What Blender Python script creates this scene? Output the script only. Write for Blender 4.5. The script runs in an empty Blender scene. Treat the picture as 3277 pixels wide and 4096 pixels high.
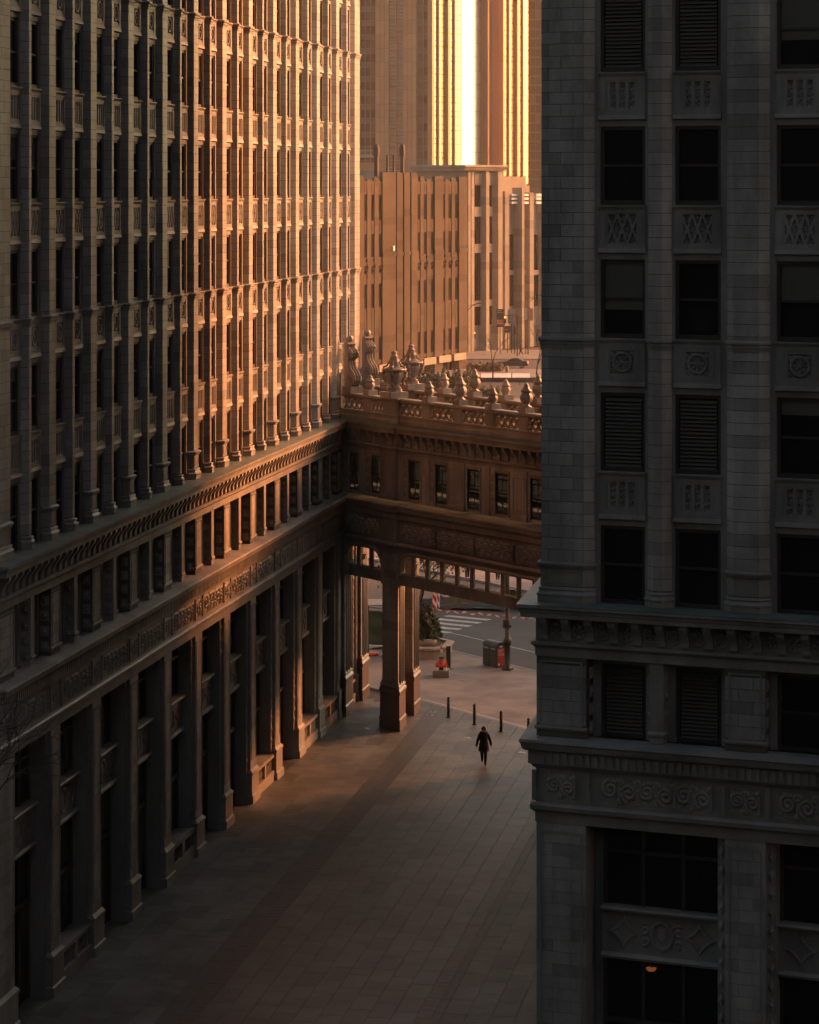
import bpy, math, random
import numpy as np
from mathutils import Vector, Matrix
random.seed(7)
R = math.radians
# ------------------------------------------------------------------ camera, sky, sun, exposure
SC = bpy.context.scene
COL = SC.collection
F_PX, CX, HY, HC = 11400.0, 1638.5, 745.0, 26.4      # focal length, centre and horizon in photo pixels, eye height in m
cam = bpy.data.cameras.new('camera')
cam.sensor_fit = 'HORIZONTAL'; cam.sensor_width = 36.0
cam.lens = 36.0 * F_PX / 3277.0
cam.shift_y = -(2048.0 - HY) / 3277.0
cam.clip_start = 1.0; cam.clip_end = 4000.0
cam_o = bpy.data.objects.new('camera', cam); COL.objects.link(cam_o)
cam_o.location = (0, 0, HC); cam_o.rotation_euler = (R(90), 0, 0)
SC.camera = cam_o

SUN_AZ, SUN_EL = 55.0, 20.0                            # azimuth to the right of the view axis, elevation
world = bpy.data.worlds.new('World'); SC.world = world; world.use_nodes = True
wn = world.node_tree.nodes; wl = world.node_tree.links
sky = wn.new('ShaderNodeTexSky'); sky.sky_type = 'NISHITA'; sky.sun_disc = False
sky.sun_elevation = R(SUN_EL); sky.sun_rotation = R(SUN_AZ)
sky.air_density = 1.0; sky.dust_density = 2.0; sky.ozone_density = 1.0
wl.new(sky.outputs[0], wn['Background'].inputs[0]); wn['Background'].inputs[1].default_value = 0.105
sun = bpy.data.lights.new('sun', 'SUN'); sun.energy = 5.0; sun.angle = R(15.0); sun.color = (1.0, 0.34, 0.145)
sun_o = bpy.data.objects.new('sun', sun); COL.objects.link(sun_o)
sd = Vector((math.sin(R(SUN_AZ)) * math.cos(R(SUN_EL)), math.cos(R(SUN_AZ)) * math.cos(R(SUN_EL)), math.sin(R(SUN_EL))))
sun_o.rotation_euler = sd.to_track_quat('Z', 'Y').to_euler(); sun_o.location = (200, 200, 150)
SC.view_settings.view_transform = 'Standard'; SC.view_settings.look = 'None'
SC.view_settings.exposure = 1.2; SC.view_settings.gamma = 1.0; SC.view_settings.use_curve_mapping = False
SC.view_settings.use_white_balance = True
SC.view_settings.white_balance_temperature = 9600.0; SC.view_settings.white_balance_tint = 12.0
SC.render.engine = 'CYCLES'
SC.cycles.use_denoising = True; SC.cycles.use_adaptive_sampling = True; SC.cycles.adaptive_threshold = 0.06
SC.cycles.max_bounces = 6; SC.cycles.diffuse_bounces = 2; SC.cycles.glossy_bounces = 2
SC.cycles.transparent_max_bounces = 12; SC.cycles.volume_bounces = 0
SC.cycles.caustics_reflective = False; SC.cycles.caustics_refractive = False
SC.cycles.sample_clamp_indirect = 6.0

HAZE = 0.00015
# ------------------------------------------------------------------ helpers
def W(px, py, Y): return Vector(((px - CX) * Y / F_PX, Y, HC - (py - HY) * Y / F_PX))
def G(px, py, z=0.0):
    Y = (HC - z) * F_PX / (py - HY); return Vector(((px - CX) * Y / F_PX, Y, z))

def tag(o, label=None, cat=None, group=None, kind=None):
    if label: o['label'] = label
    if cat: o['category'] = cat
    if group: o['group'] = group
    if kind: o['kind'] = kind
    return o
def empty(name, loc=(0, 0, 0), rz=0.0, parent=None):
    o = bpy.data.objects.new(name, None); COL.objects.link(o)
    o.empty_display_size = 0.2
    o.location = loc; o.rotation_euler = (0, 0, rz)
    if parent: o.parent = parent
    return o
def inst(mesh, name, parent=None, loc=(0, 0, 0), rz=0.0, sc=(1, 1, 1), rot=None):
    o = bpy.data.objects.new(name, mesh); COL.objects.link(o)
    o.location = loc; o.rotation_euler = rot if rot else (0, 0, rz); o.scale = sc
    if parent: o.parent = parent
    return o

class MB:
    def __init__(s): s.v = []; s.f = []; s.m = []; s.mi = 0
    def add(s, vs, fs):
        b = len(s.v); s.v.extend([tuple(p) for p in vs])
        for f in fs: s.f.append(tuple(i + b for i in f)); s.m.append(s.mi)
        return s
    def box(s, x0, x1, y0, y1, z0, z1):
        return s.add([(x0, y0, z0), (x1, y0, z0), (x1, y1, z0), (x0, y1, z0), (x0, y0, z1), (x1, y0, z1), (x1, y1, z1), (x0, y1, z1)],
                     [(0, 3, 2, 1), (4, 5, 6, 7), (0, 1, 5, 4), (1, 2, 6, 5), (2, 3, 7, 6), (3, 0, 4, 7)])
    def prism(s, pts, z0, z1, caps=True):          # plan polygon, counter-clockwise
        n = len(pts)
        fs = [(i, (i + 1) % n, (i + 1) % n + n, i + n) for i in range(n)]
        if caps: fs += [tuple(range(n - 1, -1, -1)), tuple(range(n, 2 * n))]
        return s.add([(p[0], p[1], z0) for p in pts] + [(p[0], p[1], z1) for p in pts], fs)
    def xprism(s, pts, x0, x1):                     # polygon in (y, z) pushed along x
        n = len(pts)
        fs = [(i, (i + 1) % n, (i + 1) % n + n, i + n) for i in range(n)]
        fs += [tuple(range(n - 1, -1, -1)), tuple(range(n, 2 * n))]
        return s.add([(x0, p[0], p[1]) for p in pts] + [(x1, p[0], p[1]) for p in pts], fs)
    def yprism(s, pts, y0, y1):                     # polygon in (x, z) pushed along y
        n = len(pts)
        fs = [(i, i + n, (i + 1) % n + n, (i + 1) % n) for i in range(n)]
        fs += [tuple(range(n)), tuple(range(2 * n - 1, n - 1, -1))]
        return s.add([(p[0], y0, p[1]) for p in pts] + [(p[0], y1, p[1]) for p in pts], fs)
    def sweep(s, path, prof, closed=False):         # profile (out, z) along a plan path, out = right of travel
        n = len(path); P = [Vector(p) for p in path]; segs = []
        m = n if closed else n - 1
        for i in range(m):
            d = (P[(i + 1) % n] - P[i]).normalized(); segs.append(Vector((d.y, -d.x)))
        offs = []
        for i in range(n):
            if closed: a, b = segs[i - 1], segs[i]
            else: a = segs[max(i - 1, 0)]; b = segs[min(i, m - 1)]
            offs.append((a + b) / max(1 + a.dot(b), 0.25))
        k = len(prof); vs = []
        for i in range(n):
            for (o, z) in prof:
                q = P[i] + offs[i] * o; vs.append((q.x, q.y, z))
        fs = []
        for i in range(m):
            j = (i + 1) % n
            for a in range(k):
                b = (a + 1) % k
                fs.append((i * k + a, i * k + b, j * k + b, j * k + a))
        if not closed: fs += [tuple(range(k - 1, -1, -1)), tuple((n - 1) * k + a for a in range(k))]
        return s.add(vs, fs)
    def lathe(s, prof, n=12, c=(0, 0), lob=0, amp=0.0, z=0.0, ph=0.0):      # (r, z) from bottom to top
        vs = []; k = len(prof)
        for (r, zz) in prof:
            for i in range(n):
                a = 2 * math.pi * i / n + ph
                rr = r * (1 + (amp * math.cos(lob * a) if lob else 0))
                vs.append((c[0] + rr * math.cos(a), c[1] + rr * math.sin(a), z + zz))
        fs = [(j * n + i, j * n + (i + 1) % n, (j + 1) * n + (i + 1) % n, (j + 1) * n + i) for j in range(k - 1) for i in range(n)]
        fs += [tuple(range(n - 1, -1, -1)), tuple((k - 1) * n + i for i in range(n))]
        return s.add(vs, fs)
    def tube(s, pts, rad, n=6):
        pts = [Vector(p) for p in pts]; vs = []; K = len(pts)
        if not hasattr(rad, '__len__'): rad = [rad] * K
        for i, p in enumerate(pts):
            d = (pts[min(i + 1, K - 1)] - pts[max(i - 1, 0)]).normalized()
            u = d.cross(Vector((0, 0, 1))) if abs(d.z) < 0.95 else d.cross(Vector((1, 0, 0)))
            u.normalize(); w = u.cross(d)
            for j in range(n):
                a = 2 * math.pi * j / n
                vs.append(p + (u * math.cos(a) + w * math.sin(a)) * rad[i])
        fs = [(i * n + j, (i + 1) * n + j, (i + 1) * n + (j + 1) % n, i * n + (j + 1) % n) for i in range(K - 1) for j in range(n)]
        fs += [tuple(range(n)), tuple((K - 1) * n + j for j in range(n - 1, -1, -1))]
        return s.add(vs, fs)
    def torus(s, c, r1, r2, n=20, k=6, axis='y'):
        vs = []
        for i in range(n):
            a = 2 * math.pi * i / n
            for j in range(k):
                b = 2 * math.pi * j / k; rr = r1 + r2 * math.cos(b); h = r2 * math.sin(b)
                p = (rr * math.cos(a), h, rr * math.sin(a)) if axis == 'y' else (rr * math.cos(a), rr * math.sin(a), h)
                vs.append((c[0] + p[0], c[1] + p[1], c[2] + p[2]))
        return s.add(vs, [(i * k + j, ((i + 1) % n) * k + j, ((i + 1) % n) * k + (j + 1) % k, i * k + (j + 1) % k) for i in range(n) for j in range(k)])
    def field(s, x0, x1, z0, z1, H, y=0.0):         # relief panel facing -y; H[nz][nx] heights
        nz, nx = H.shape; vs = []
        for j in range(nz):
            for i in range(nx):
                vs.append((x0 + (x1 - x0) * i / (nx - 1), y - float(H[j, i]), z0 + (z1 - z0) * j / (nz - 1)))
        return s.add(vs, [(j * nx + i, j * nx + i + 1, (j + 1) * nx + i + 1, (j + 1) * nx + i) for j in range(nz - 1) for i in range(nx - 1)])
    def mesh(s, name, mat, smooth=False):
        me = bpy.data.meshes.new(name); me.from_pydata(s.v, [], s.f)
        for mm in (mat if isinstance(mat, (list, tuple)) else [mat]): me.materials.append(mm)
        if any(s.m): me.polygons.foreach_set('material_index', s.m)
        if smooth: me.polygons.foreach_set('use_smooth', [True] * len(me.polygons))
        me.update(); return me
    def build(s, name, mat, parent=None, loc=(0, 0, 0), rz=0.0, smooth=False, kind=None):
        o = inst(s.mesh(name, mat, smooth), name, parent, loc, rz)
        if kind: o['kind'] = kind
        return o

# ------------------------------------------------------------------ materials
def nmat(name):
    m = bpy.data.materials.new(name); m.use_nodes = True
    return m, m.node_tree.nodes, m.node_tree.links, m.node_tree.nodes['Principled BSDF']
def stone(name, col, var=0.22, rough=0.6, stain=0.35, bump=0.15, scale=1.0, spec=0.4, hard=0.175):
    m, n, l, b = nmat(name)
    oi = n.new('ShaderNodeObjectInfo'); ge = n.new('ShaderNodeNewGeometry'); tc = n.new('ShaderNodeTexCoord')
    ad = n.new('ShaderNodeMath'); ad.operation = 'ADD'; fr = n.new('ShaderNodeMath'); fr.operation = 'FRACT'
    l.new(oi.outputs['Random'], ad.inputs[0]); l.new(ge.outputs['Random Per Island'], ad.inputs[1]); l.new(ad.outputs[0], fr.inputs[0])
    mr = n.new('ShaderNodeMapRange'); mr.inputs['To Min'].default_value = 1 - var; mr.inputs['To Max'].default_value = 1 + var * 0.6
    l.new(fr.outputs[0], mr.inputs[0])
    if var > 0.2:                                    # mostly even pieces, one in six clearly darker
        mr.inputs['To Min'].default_value = 1 - var * 0.25; mr.inputs['To Max'].default_value = 1 + var * 0.25
        gt = n.new('ShaderNodeMath'); gt.operation = 'GREATER_THAN'; gt.inputs[1].default_value = 0.84; l.new(fr.outputs[0], gt.inputs[0])
        sb = n.new('ShaderNodeMath'); sb.operation = 'MULTIPLY_ADD'; sb.inputs[1].default_value = -var * 1.2; l.new(gt.outputs[0], sb.inputs[0]); l.new(mr.outputs[0], sb.inputs[2]); mr = sb
    n1 = n.new('ShaderNodeTexNoise'); n1.inputs['Scale'].default_value = 0.7 * scale; n1.inputs['Detail'].default_value = 8; n1.inputs['Roughness'].default_value = 0.65
    mp = n.new('ShaderNodeMapping'); mp.inputs['Scale'].default_value = (1.0, 1.0, 0.35)
    l.new(ge.outputs['Position'], mp.inputs[0]); l.new(mp.outputs[0], n1.inputs[0])
    m2 = n.new('ShaderNodeMapRange'); m2.inputs['From Min'].default_value = 0.525 - hard; m2.inputs['From Max'].default_value = 0.525 + hard
    m2.inputs['To Min'].default_value = 1 - stain; m2.inputs['To Max'].default_value = 1.05
    l.new(n1.outputs[0], m2.inputs[0])
    n2 = n.new('ShaderNodeTexNoise'); n2.inputs['Scale'].default_value = 14 * scale; n2.inputs['Detail'].default_value = 4
    l.new(ge.outputs['Position'], n2.inputs[0])
    m3 = n.new('ShaderNodeMapRange'); m3.inputs['To Min'].default_value = 0.86; m3.inputs['To Max'].default_value = 1.12
    l.new(n2.outputs[0], m3.inputs[0])
    a = n.new('ShaderNodeMath'); a.operation = 'MULTIPLY'; l.new(mr.outputs[0], a.inputs[0]); l.new(m2.outputs[0], a.inputs[1])
    a2 = n.new('ShaderNodeMath'); a2.operation = 'MULTIPLY'; l.new(a.outputs[0], a2.inputs[0]); l.new(m3.outputs[0], a2.inputs[1])
    vm = n.new('ShaderNodeVectorMath'); vm.operation = 'SCALE'; vm.inputs[0].default_value = col
    l.new(a2.outputs[0], vm.inputs['Scale']); l.new(vm.outputs[0], b.inputs['Base Color'])
    b.inputs['Roughness'].default_value = rough; b.inputs['Specular IOR Level'].default_value = spec
    if bump:
        bp = n.new('ShaderNodeBump'); bp.inputs['Strength'].default_value = bump; bp.inputs['Distance'].default_value = 0.02
        l.new(n2.outputs[0], bp.inputs['Height']); l.new(bp.outputs[0], b.inputs['Normal'])
    return m
def plain(name, col, rough=0.5, metal=0.0, var=0.12, spec=0.5):
    m, n, l, b = nmat(name)
    ge = n.new('ShaderNodeNewGeometry'); n1 = n.new('ShaderNodeTexNoise'); n1.inputs['Scale'].default_value = 3.0; n1.inputs['Detail'].default_value = 6
    l.new(ge.outputs['Position'], n1.inputs[0])
    mr = n.new('ShaderNodeMapRange'); mr.inputs['To Min'].default_value = 1 - var; mr.inputs['To Max'].default_value = 1 + var; l.new(n1.outputs[0], mr.inputs[0])
    vm = n.new('ShaderNodeVectorMath'); vm.operation = 'SCALE'; vm.inputs[0].default_value = col
    l.new(mr.outputs[0], vm.inputs['Scale']); l.new(vm.outputs[0], b.inputs['Base Color'])
    b.inputs['Roughness'].default_value = rough; b.inputs['Metallic'].default_value = metal; b.inputs['Specular IOR Level'].default_value = spec
    return m
def glow(name, col, e):
    m, n, l, b = nmat(name); b.inputs['Base Color'].default_value = (*col, 1)
    b.inputs['Emission Color'].default_value = (*col, 1); b.inputs['Emission Strength'].default_value = e
    return m
def clear_glass(name, tint=(0.8, 0.85, 0.83)):
    m, n, l, b = nmat(name); out = n['Material Output']
    t = n.new('ShaderNodeBsdfTransparent'); t.inputs[0].default_value = (*tint, 1)
    g = n.new('ShaderNodeBsdfGlossy'); g.inputs['Roughness'].default_value = 0.05
    lwn = n.new('ShaderNodeLayerWeight'); pw = n.new('ShaderNodeMath'); pw.operation = 'POWER'; pw.inputs[1].default_value = 4.0; l.new(lwn.outputs['Facing'], pw.inputs[0])
    fz = n.new('ShaderNodeMath'); fz.operation = 'MULTIPLY_ADD'; fz.inputs[1].default_value = 0.6; fz.inputs[2].default_value = 0.04; l.new(pw.outputs[0], fz.inputs[0])
    mx = n.new('ShaderNodeMixShader'); l.new(fz.outputs[0], mx.inputs[0]); l.new(t.outputs[0], mx.inputs[1]); l.new(g.outputs[0], mx.inputs[2])
    l.new(mx.outputs[0], out.inputs[0]); return m
def stripes(name, c1, c2, freq, dx, dz, rough=0.5):
    m, n, l, b = nmat(name)
    tc = n.new('ShaderNodeTexCoord'); sx = n.new('ShaderNodeSeparateXYZ'); l.new(tc.outputs['Object'], sx.inputs[0])
    a = n.new('ShaderNodeMath'); a.operation = 'MULTIPLY'; a.inputs[1].default_value = dx; l.new(sx.outputs[0], a.inputs[0])
    c = n.new('ShaderNodeMath'); c.operation = 'MULTIPLY_ADD'; c.inputs[1].default_value = dz; l.new(sx.outputs[2], c.inputs[0]); l.new(a.outputs[0], c.inputs[2])
    d = n.new('ShaderNodeMath'); d.operation = 'MULTIPLY'; d.inputs[1].default_value = freq; l.new(c.outputs[0], d.inputs[0])
    e = n.new('ShaderNodeMath'); e.operation = 'FRACT'; l.new(d.outputs[0], e.inputs[0])
    g = n.new('ShaderNodeMath'); g.operation = 'GREATER_THAN'; g.inputs[1].default_value = 0.5; l.new(e.outputs[0], g.inputs[0])
    mx = n.new('ShaderNodeMix'); mx.data_type = 'RGBA'; mx.inputs[6].default_value = (*c1, 1); mx.inputs[7].default_value = (*c2, 1)
    l.new(g.outputs[0], mx.inputs[0]); l.new(mx.outputs[2], b.inputs['Base Color']); b.inputs['Roughness'].default_value = rough
    return m
TERRA = stone('terracotta', (0.355, 0.34, 0.325), var=0.26, rough=0.5, stain=0.42, hard=0.12)
TRIM = stone('terracotta_trim', (0.275, 0.265, 0.25), var=0.08, rough=0.55, stain=0.45)
JOINT = stone('joint_mortar', (0.10, 0.095, 0.09), var=0.0, rough=0.9, stain=0.2, bump=0)
PJOINT = stone('pale_paving_joint', (0.30, 0.28, 0.26), var=0.0, rough=0.9, stain=0.5, bump=0)
GRANITE = stone('brown_granite', (0.15, 0.105, 0.085), var=0.1, rough=0.35, stain=0.25, scale=3)
LEDGE = stone('weathered_copper_ledge', (0.13, 0.17, 0.15), var=0.05, rough=0.5, stain=0.5, scale=2)
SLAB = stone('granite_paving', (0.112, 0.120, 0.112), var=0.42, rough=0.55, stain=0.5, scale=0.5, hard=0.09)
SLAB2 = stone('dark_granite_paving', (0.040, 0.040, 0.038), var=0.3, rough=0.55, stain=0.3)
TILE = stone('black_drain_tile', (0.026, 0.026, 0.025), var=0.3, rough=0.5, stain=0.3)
CONCRETE = stone('pavement_concrete', (0.25, 0.235, 0.22), var=0.1, rough=0.75, stain=0.5, scale=0.5)
ASPHALT = stone('asphalt', (0.06, 0.057, 0.055), var=0.0, rough=0.75, stain=0.45, scale=0.35)
PAINT = stone('road_paint', (0.62, 0.60, 0.56), var=0.05, rough=0.6, stain=0.55, scale=2.5)
KERB = stone('kerb_stone', (0.24, 0.22, 0.21), var=0.1)
DGLASS = plain('dark_window_glass', (0.012, 0.013, 0.014), rough=0.08, spec=0.35)
FRAME = plain('dark_window_frame', (0.035, 0.032, 0.03), rough=0.5)
LOUVRE = plain('louvre_metal', (0.07, 0.062, 0.052), rough=0.5)
SHADE = plain('window_blind', (0.09, 0.085, 0.075), rough=0.8)
CGLASS = clear_glass('clear_glass', (0.55, 0.6, 0.57))
IRON = plain('painted_iron', (0.018, 0.024, 0.02), rough=0.4)
STEEL = plain('brushed_steel', (0.35, 0.33, 0.31), rough=0.4, metal=0.9)
SNOW = stone('snow_patch', (0.75, 0.74, 0.74), var=0.05, rough=0.6, stain=0.3)
# ------------------------------------------------------------------ relief patterns
def grid(w, h, nx, nz):
    X, Z = np.meshgrid(np.linspace(-w / 2, w / 2, nx), np.linspace(-h / 2, h / 2, nz)); return X, Z
rng = np.random.default_rng(3)
def bumps(X, Z, s, amp):
    return amp * (np.sin(X * s + 1.3 * np.sin(Z * s * 0.7)) * np.sin(Z * s * 1.1 + 1.1 * np.sin(X * s * 0.8)))
def near(X, Z, pts):
    d = np.full(X.shape, 9.0)
    for (a, b) in pts: d = np.minimum(d, (X - a) ** 2 + (Z - b) ** 2)
    return np.sqrt(d)
def spiral(cx, cz, r0, turns, s=1, ph=0.0, n=26):
    return [(cx + s * r0 * (1 - 0.8 * t / n) * math.cos(ph + 2 * math.pi * turns * t / n), cz + r0 * (1 - 0.8 * t / n) * math.sin(ph + 2 * math.pi * turns * t / n)) for t in range(n)]
def H_bars(w, h, nx=44, nz=30):
    X, Z = grid(w, h, nx, nz); H = np.zeros_like(X)
    for c in (-0.27, 0.0, 0.27):
        ins = (np.abs(X - c) < 0.085) & (np.abs(Z) < h / 2 - 0.07)
        H = np.where(ins, -0.055 + bumps(X - c, Z, 34, 0.03), H)
    return H
def H_diamond(w, h, nx=48, nz=32):
    X, Z = grid(w, h, nx, nz); k = w / 3.0; kz = h * 0.95
    a = np.abs(((X / k + Z / kz) % 1.0) - 0.5); b = np.abs(((X / k - Z / kz) % 1.0) - 0.5)
    d = np.minimum(0.5 - a, 0.5 - b)
    ins = (d > 0.14) & (np.abs(Z) < h / 2 - 0.05) & (np.abs(X) < w / 2 - 0.04)
    return np.where(ins, -0.055 + bumps(X, Z, 40, 0.025), 0)
def H_roundel(w, h, nx=44, nz=44, r=0.26):
    X, Z = grid(w, h, nx, nz); q = np.hypot(X, Z); a = np.arctan2(Z, X); H = np.zeros_like(X)
    sq = (np.abs(X) < r * 1.25) & (np.abs(Z) < r * 1.25)
    H = np.where(sq, -0.04 + bumps(X, Z, 30, 0.02), H)
    H = np.where((q > r * 0.85) & (q < r * 1.1), 0.02, H)
    H = np.where(q <= r * 0.85, -0.055 + 0.045 * np.maximum(0, np.cos(8 * a)) * (q > r * 0.22) * (q < r * 0.75), H)
    return np.where(q < r * 0.2, 0.0, H)
def H_scroll(w, h, nx, nz, n, seed=1, amp=0.06):
    X, Z = grid(w, h, nx, nz); pts = []
    for i in range(n):
        c = -w / 2 + w * (i + 0.5) / n; sg = 1 if i % 2 == 0 else -1
        pts += spiral(c, sg * h * 0.05, min(h * 0.36, w / n * 0.46), 1.6, sg, sg * 1.2, 30)
        pts += [(c + w / n * 0.5, z) for z in np.linspace(-h * 0.38, h * 0.36, 10)]
        pts += [(c + w / n * 0.5 + 0.09 * math.cos(t), h * 0.28 + 0.07 * math.sin(t)) for t in np.linspace(0, 6.2, 10)]
    d = near(X, Z, pts)
    return amp * np.exp(-(d / 0.045) ** 2) + bumps(X, Z, 24, 0.008)
def H_shield(w, h, nx=110, nz=44):
    X, Z = grid(w, h, nx, nz); H = np.zeros_like(X)
    for c in (-w * 0.34, w * 0.34):                   # four-pointed stars
        r = h * 0.40; t = np.abs((X - c) / r) ** 0.72 + np.abs(Z / r) ** 0.72
        H = np.where(np.abs(t - 1) < 0.13, 0.045, H); H = np.where(t < 0.87, -0.03 + bumps(X - c, Z, 30, 0.02), H)
        sq = (np.abs(X - c) < r) & (np.abs(Z) < r) & (t > 1.13); H = np.where(sq, -0.035 + bumps(X - c, Z, 44, 0.015), H)
    q = np.hypot(X * 1.25, Z) / (h * 0.38)            # oval cartouche with a shield and side scrolls
    H = np.where(np.abs(q - 1) < 0.14, 0.055, H); H = np.where(q < 0.86, -0.03, H)
    H = np.where((np.abs(X) < h * 0.13) & (Z < h * 0.16) & (Z > -h * 0.2 + np.abs(X) * 0.9), 0.03, H)
    d = near(X, Z, spiral(-h * 0.48, 0.12 * h, h * 0.2, 1.4, 1, 0) + spiral(h * 0.48, 0.12 * h, h * 0.2, 1.4, -1, 0) + spiral(-h * 0.48, -0.2 * h, h * 0.15, 1.2, 1, 3) + spiral(h * 0.48, -0.2 * h, h * 0.15, 1.2, -1, 3))
    H = np.maximum(H, 0.045 * np.exp(-(d / 0.03) ** 2) * (q > 1.1))
    for c in (-w * 0.19, w * 0.19):
        H = np.where((np.abs(X - c) < 0.06) & (np.abs(Z) < h * 0.4), -0.04 + bumps(X, Z, 40, 0.02), H)
    return H
def H_rosettes(w, h, nx, nz, step):
    X, Z = grid(w, h, nx, nz); zz = ((Z + h / 2) % step) - step / 2; q = np.hypot(X, zz); a = np.arctan2(zz, X)
    return 0.05 * np.exp(-(q / (w * 0.32)) ** 2) * (1 + 0.5 * np.cos(5 * a)) - 0.02 * (np.abs(zz) > step * 0.38) + 0.012 * np.cos(X * 40)

# ------------------------------------------------------------------ facade pieces shared by both office blocks
FLOOR, Z0, WH = 3.68, 14.85, 2.17            # storey pitch, sill of the lowest tower window, window height
COURSE = FLOOR / 11.0
SPAN = {1: 'bars', 2: 'roundel', 3: 'diamond', 4: 'bars', 5: 'roundel', 6: 'diamond', 7: 'bars'}
def spandrel_mesh(kind, ww):
    b = MB(); e = ww / 2 + 0.03
    b.xprism([(0.70, 0.0), (0.115, -0.012), (0.115, -0.05), (0.14, -0.085), (0.16, -0.13), (0.70, -0.13)], -e, e)
    b.xprism([(0.70, -1.20), (0.165, -1.20), (0.15, -1.25), (0.135, -1.32), (0.20, -1.35), (0.70, -1.35)], -e, e)
    b.box(-ww / 2, ww / 2, 0.23, 0.70, -1.511, -1.351)
    pw, ph = (0.90, 0.86) if kind != 'roundel' else (0.70, 0.86)
    H = {'bars': H_bars, 'diamond': H_diamond, 'roundel': H_roundel}[kind](pw, ph)
    zc = -0.665
    b.box(-e + 0.02, -pw / 2, 0.17, 0.70, -1.199, -0.131); b.box(pw / 2, e - 0.02, 0.17, 0.70, -1.199, -0.131)
    b.box(-pw / 2, pw / 2, 0.17, 0.70, -1.199, zc - ph / 2); b.box(-pw / 2, pw / 2, 0.17, 0.70, zc + ph / 2, -0.131)
    b.field(-pw / 2, pw / 2, zc - ph / 2, zc + ph / 2, H, 0.185)
    for s in (-1, 1): b.box(s * (pw / 2 + 0.09) - 0.05, s * (pw / 2 + 0.09) + 0.05, 0.155, 0.175, zc - 0.36, zc + 0.36)
    return b.mesh('spandrel', TRIM)
def window_mesh(ww, h, rail=True):
    b = MB(); w = ww / 2 - 0.004
    b.box(-w, -w + 0.09, 0.28, 0.42, 0.0, h); b.box(w - 0.09, w, 0.28, 0.42, 0.0, h)
    b.box(-w + 0.09, w - 0.09, 0.28, 0.42, h - 0.10, h); b.box(-w + 0.09, w - 0.09, 0.26, 0.42, 0.0, 0.12)
    if rail: b.box(-w + 0.09, w - 0.09, 0.30, 0.41, h * 0.5 - 0.035, h * 0.5 + 0.035)
    return b.mesh('window', FRAME)
def pane_mesh(ww, h):
    return MB().box(-ww / 2 + 0.05, ww / 2 - 0.05, 0.345, 0.36, 0.06, h - 0.05).mesh('pane', DGLASS)
SLAT = MB().xprism([(0.26, 0.0), (0.27, -0.012), (0.34, 0.07), (0.33, 0.082)], -0.52, 0.52).mesh('slat', LOUVRE)

def section(kind, w):
    if kind == 'wide': return [(-0.36, 0), (0.36, 0), (0.60, 0.22), (-0.60, 0.22)]
    if kind == 'narrow': return [(-0.13, 0), (0.13, 0), (0.35, 0.22), (-0.35, 0.22)]
    if kind == 'corner_left': return [(-w / 2, 0), (w / 2 - 0.42, 0), (w / 2 - 0.16, 0.22), (-w / 2 - 0.06, 0.22)]
    return [(-w / 2 + 0.42, 0), (w / 2, 0), (w / 2, 0.22), (-w / 2 + 0.16, 0.22)]
def inset(pts, d):
    out = []
    for (x, y) in pts: out.append((x, y + d if y < 0.1 else y))
    return out
def pier_base(kind, w):
    """pedestal (wide piers) or torus base (narrow piers) from the ledge up"""
    b = MB(); s = section(kind, w); pl = [s[3], s[0], s[1], s[2]]
    pl[0] = (pl[0][0], 0.24); pl[3] = (pl[3][0], 0.24)
    base = [(-0.1, 0.0), (0.10, 0.0), (0.10, 0.16), (0.12, 0.18), (0.12, 0.23), (0.07, 0.27), (0.05, 0.32), (0.075, 0.35), (0.06, 0.40), (-0.1, 0.44)]
    b.sweep(pl, base)
    if kind != 'narrow':
        b.sweep(pl, [(-0.1, 0.44), (0.018, 0.441), (0.018, 0.93), (-0.1, 0.93)])
        b.sweep(pl, [(-0.1, 0.93), (0.05, 0.931), (0.07, 0.97), (0.09, 1.01), (0.11, 1.03), (0.11, 1.08), (0.03, 1.12), (-0.1, 1.12)])
        fr = s[1][0] - s[0][0]
        if fr > 0.5: # raised frame on the die
            x0, x1 = s[0][0] + 0.08, s[1][0] - 0.08
            for q in ((x0, x1, 0.52, 0.55), (x0, x1, 0.84, 0.87), (x0, x0 + 0.03, 0.5501, 0.8399), (x1 - 0.03, x1, 0.5501, 0.8399)):
                b.box(q[0], q[1], -0.034, -0.019, q[2], q[3])
    return b.mesh('pier_base', TRIM)
STRING = [(-0.1, -0.30), (0.02, -0.30), (0.03, -0.22), (0.05, -0.18), (0.05, -0.12), (0.09, -0.09), (0.09, -0.03), (0.03, 0.01), (-0.1, 0.01)]

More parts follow.
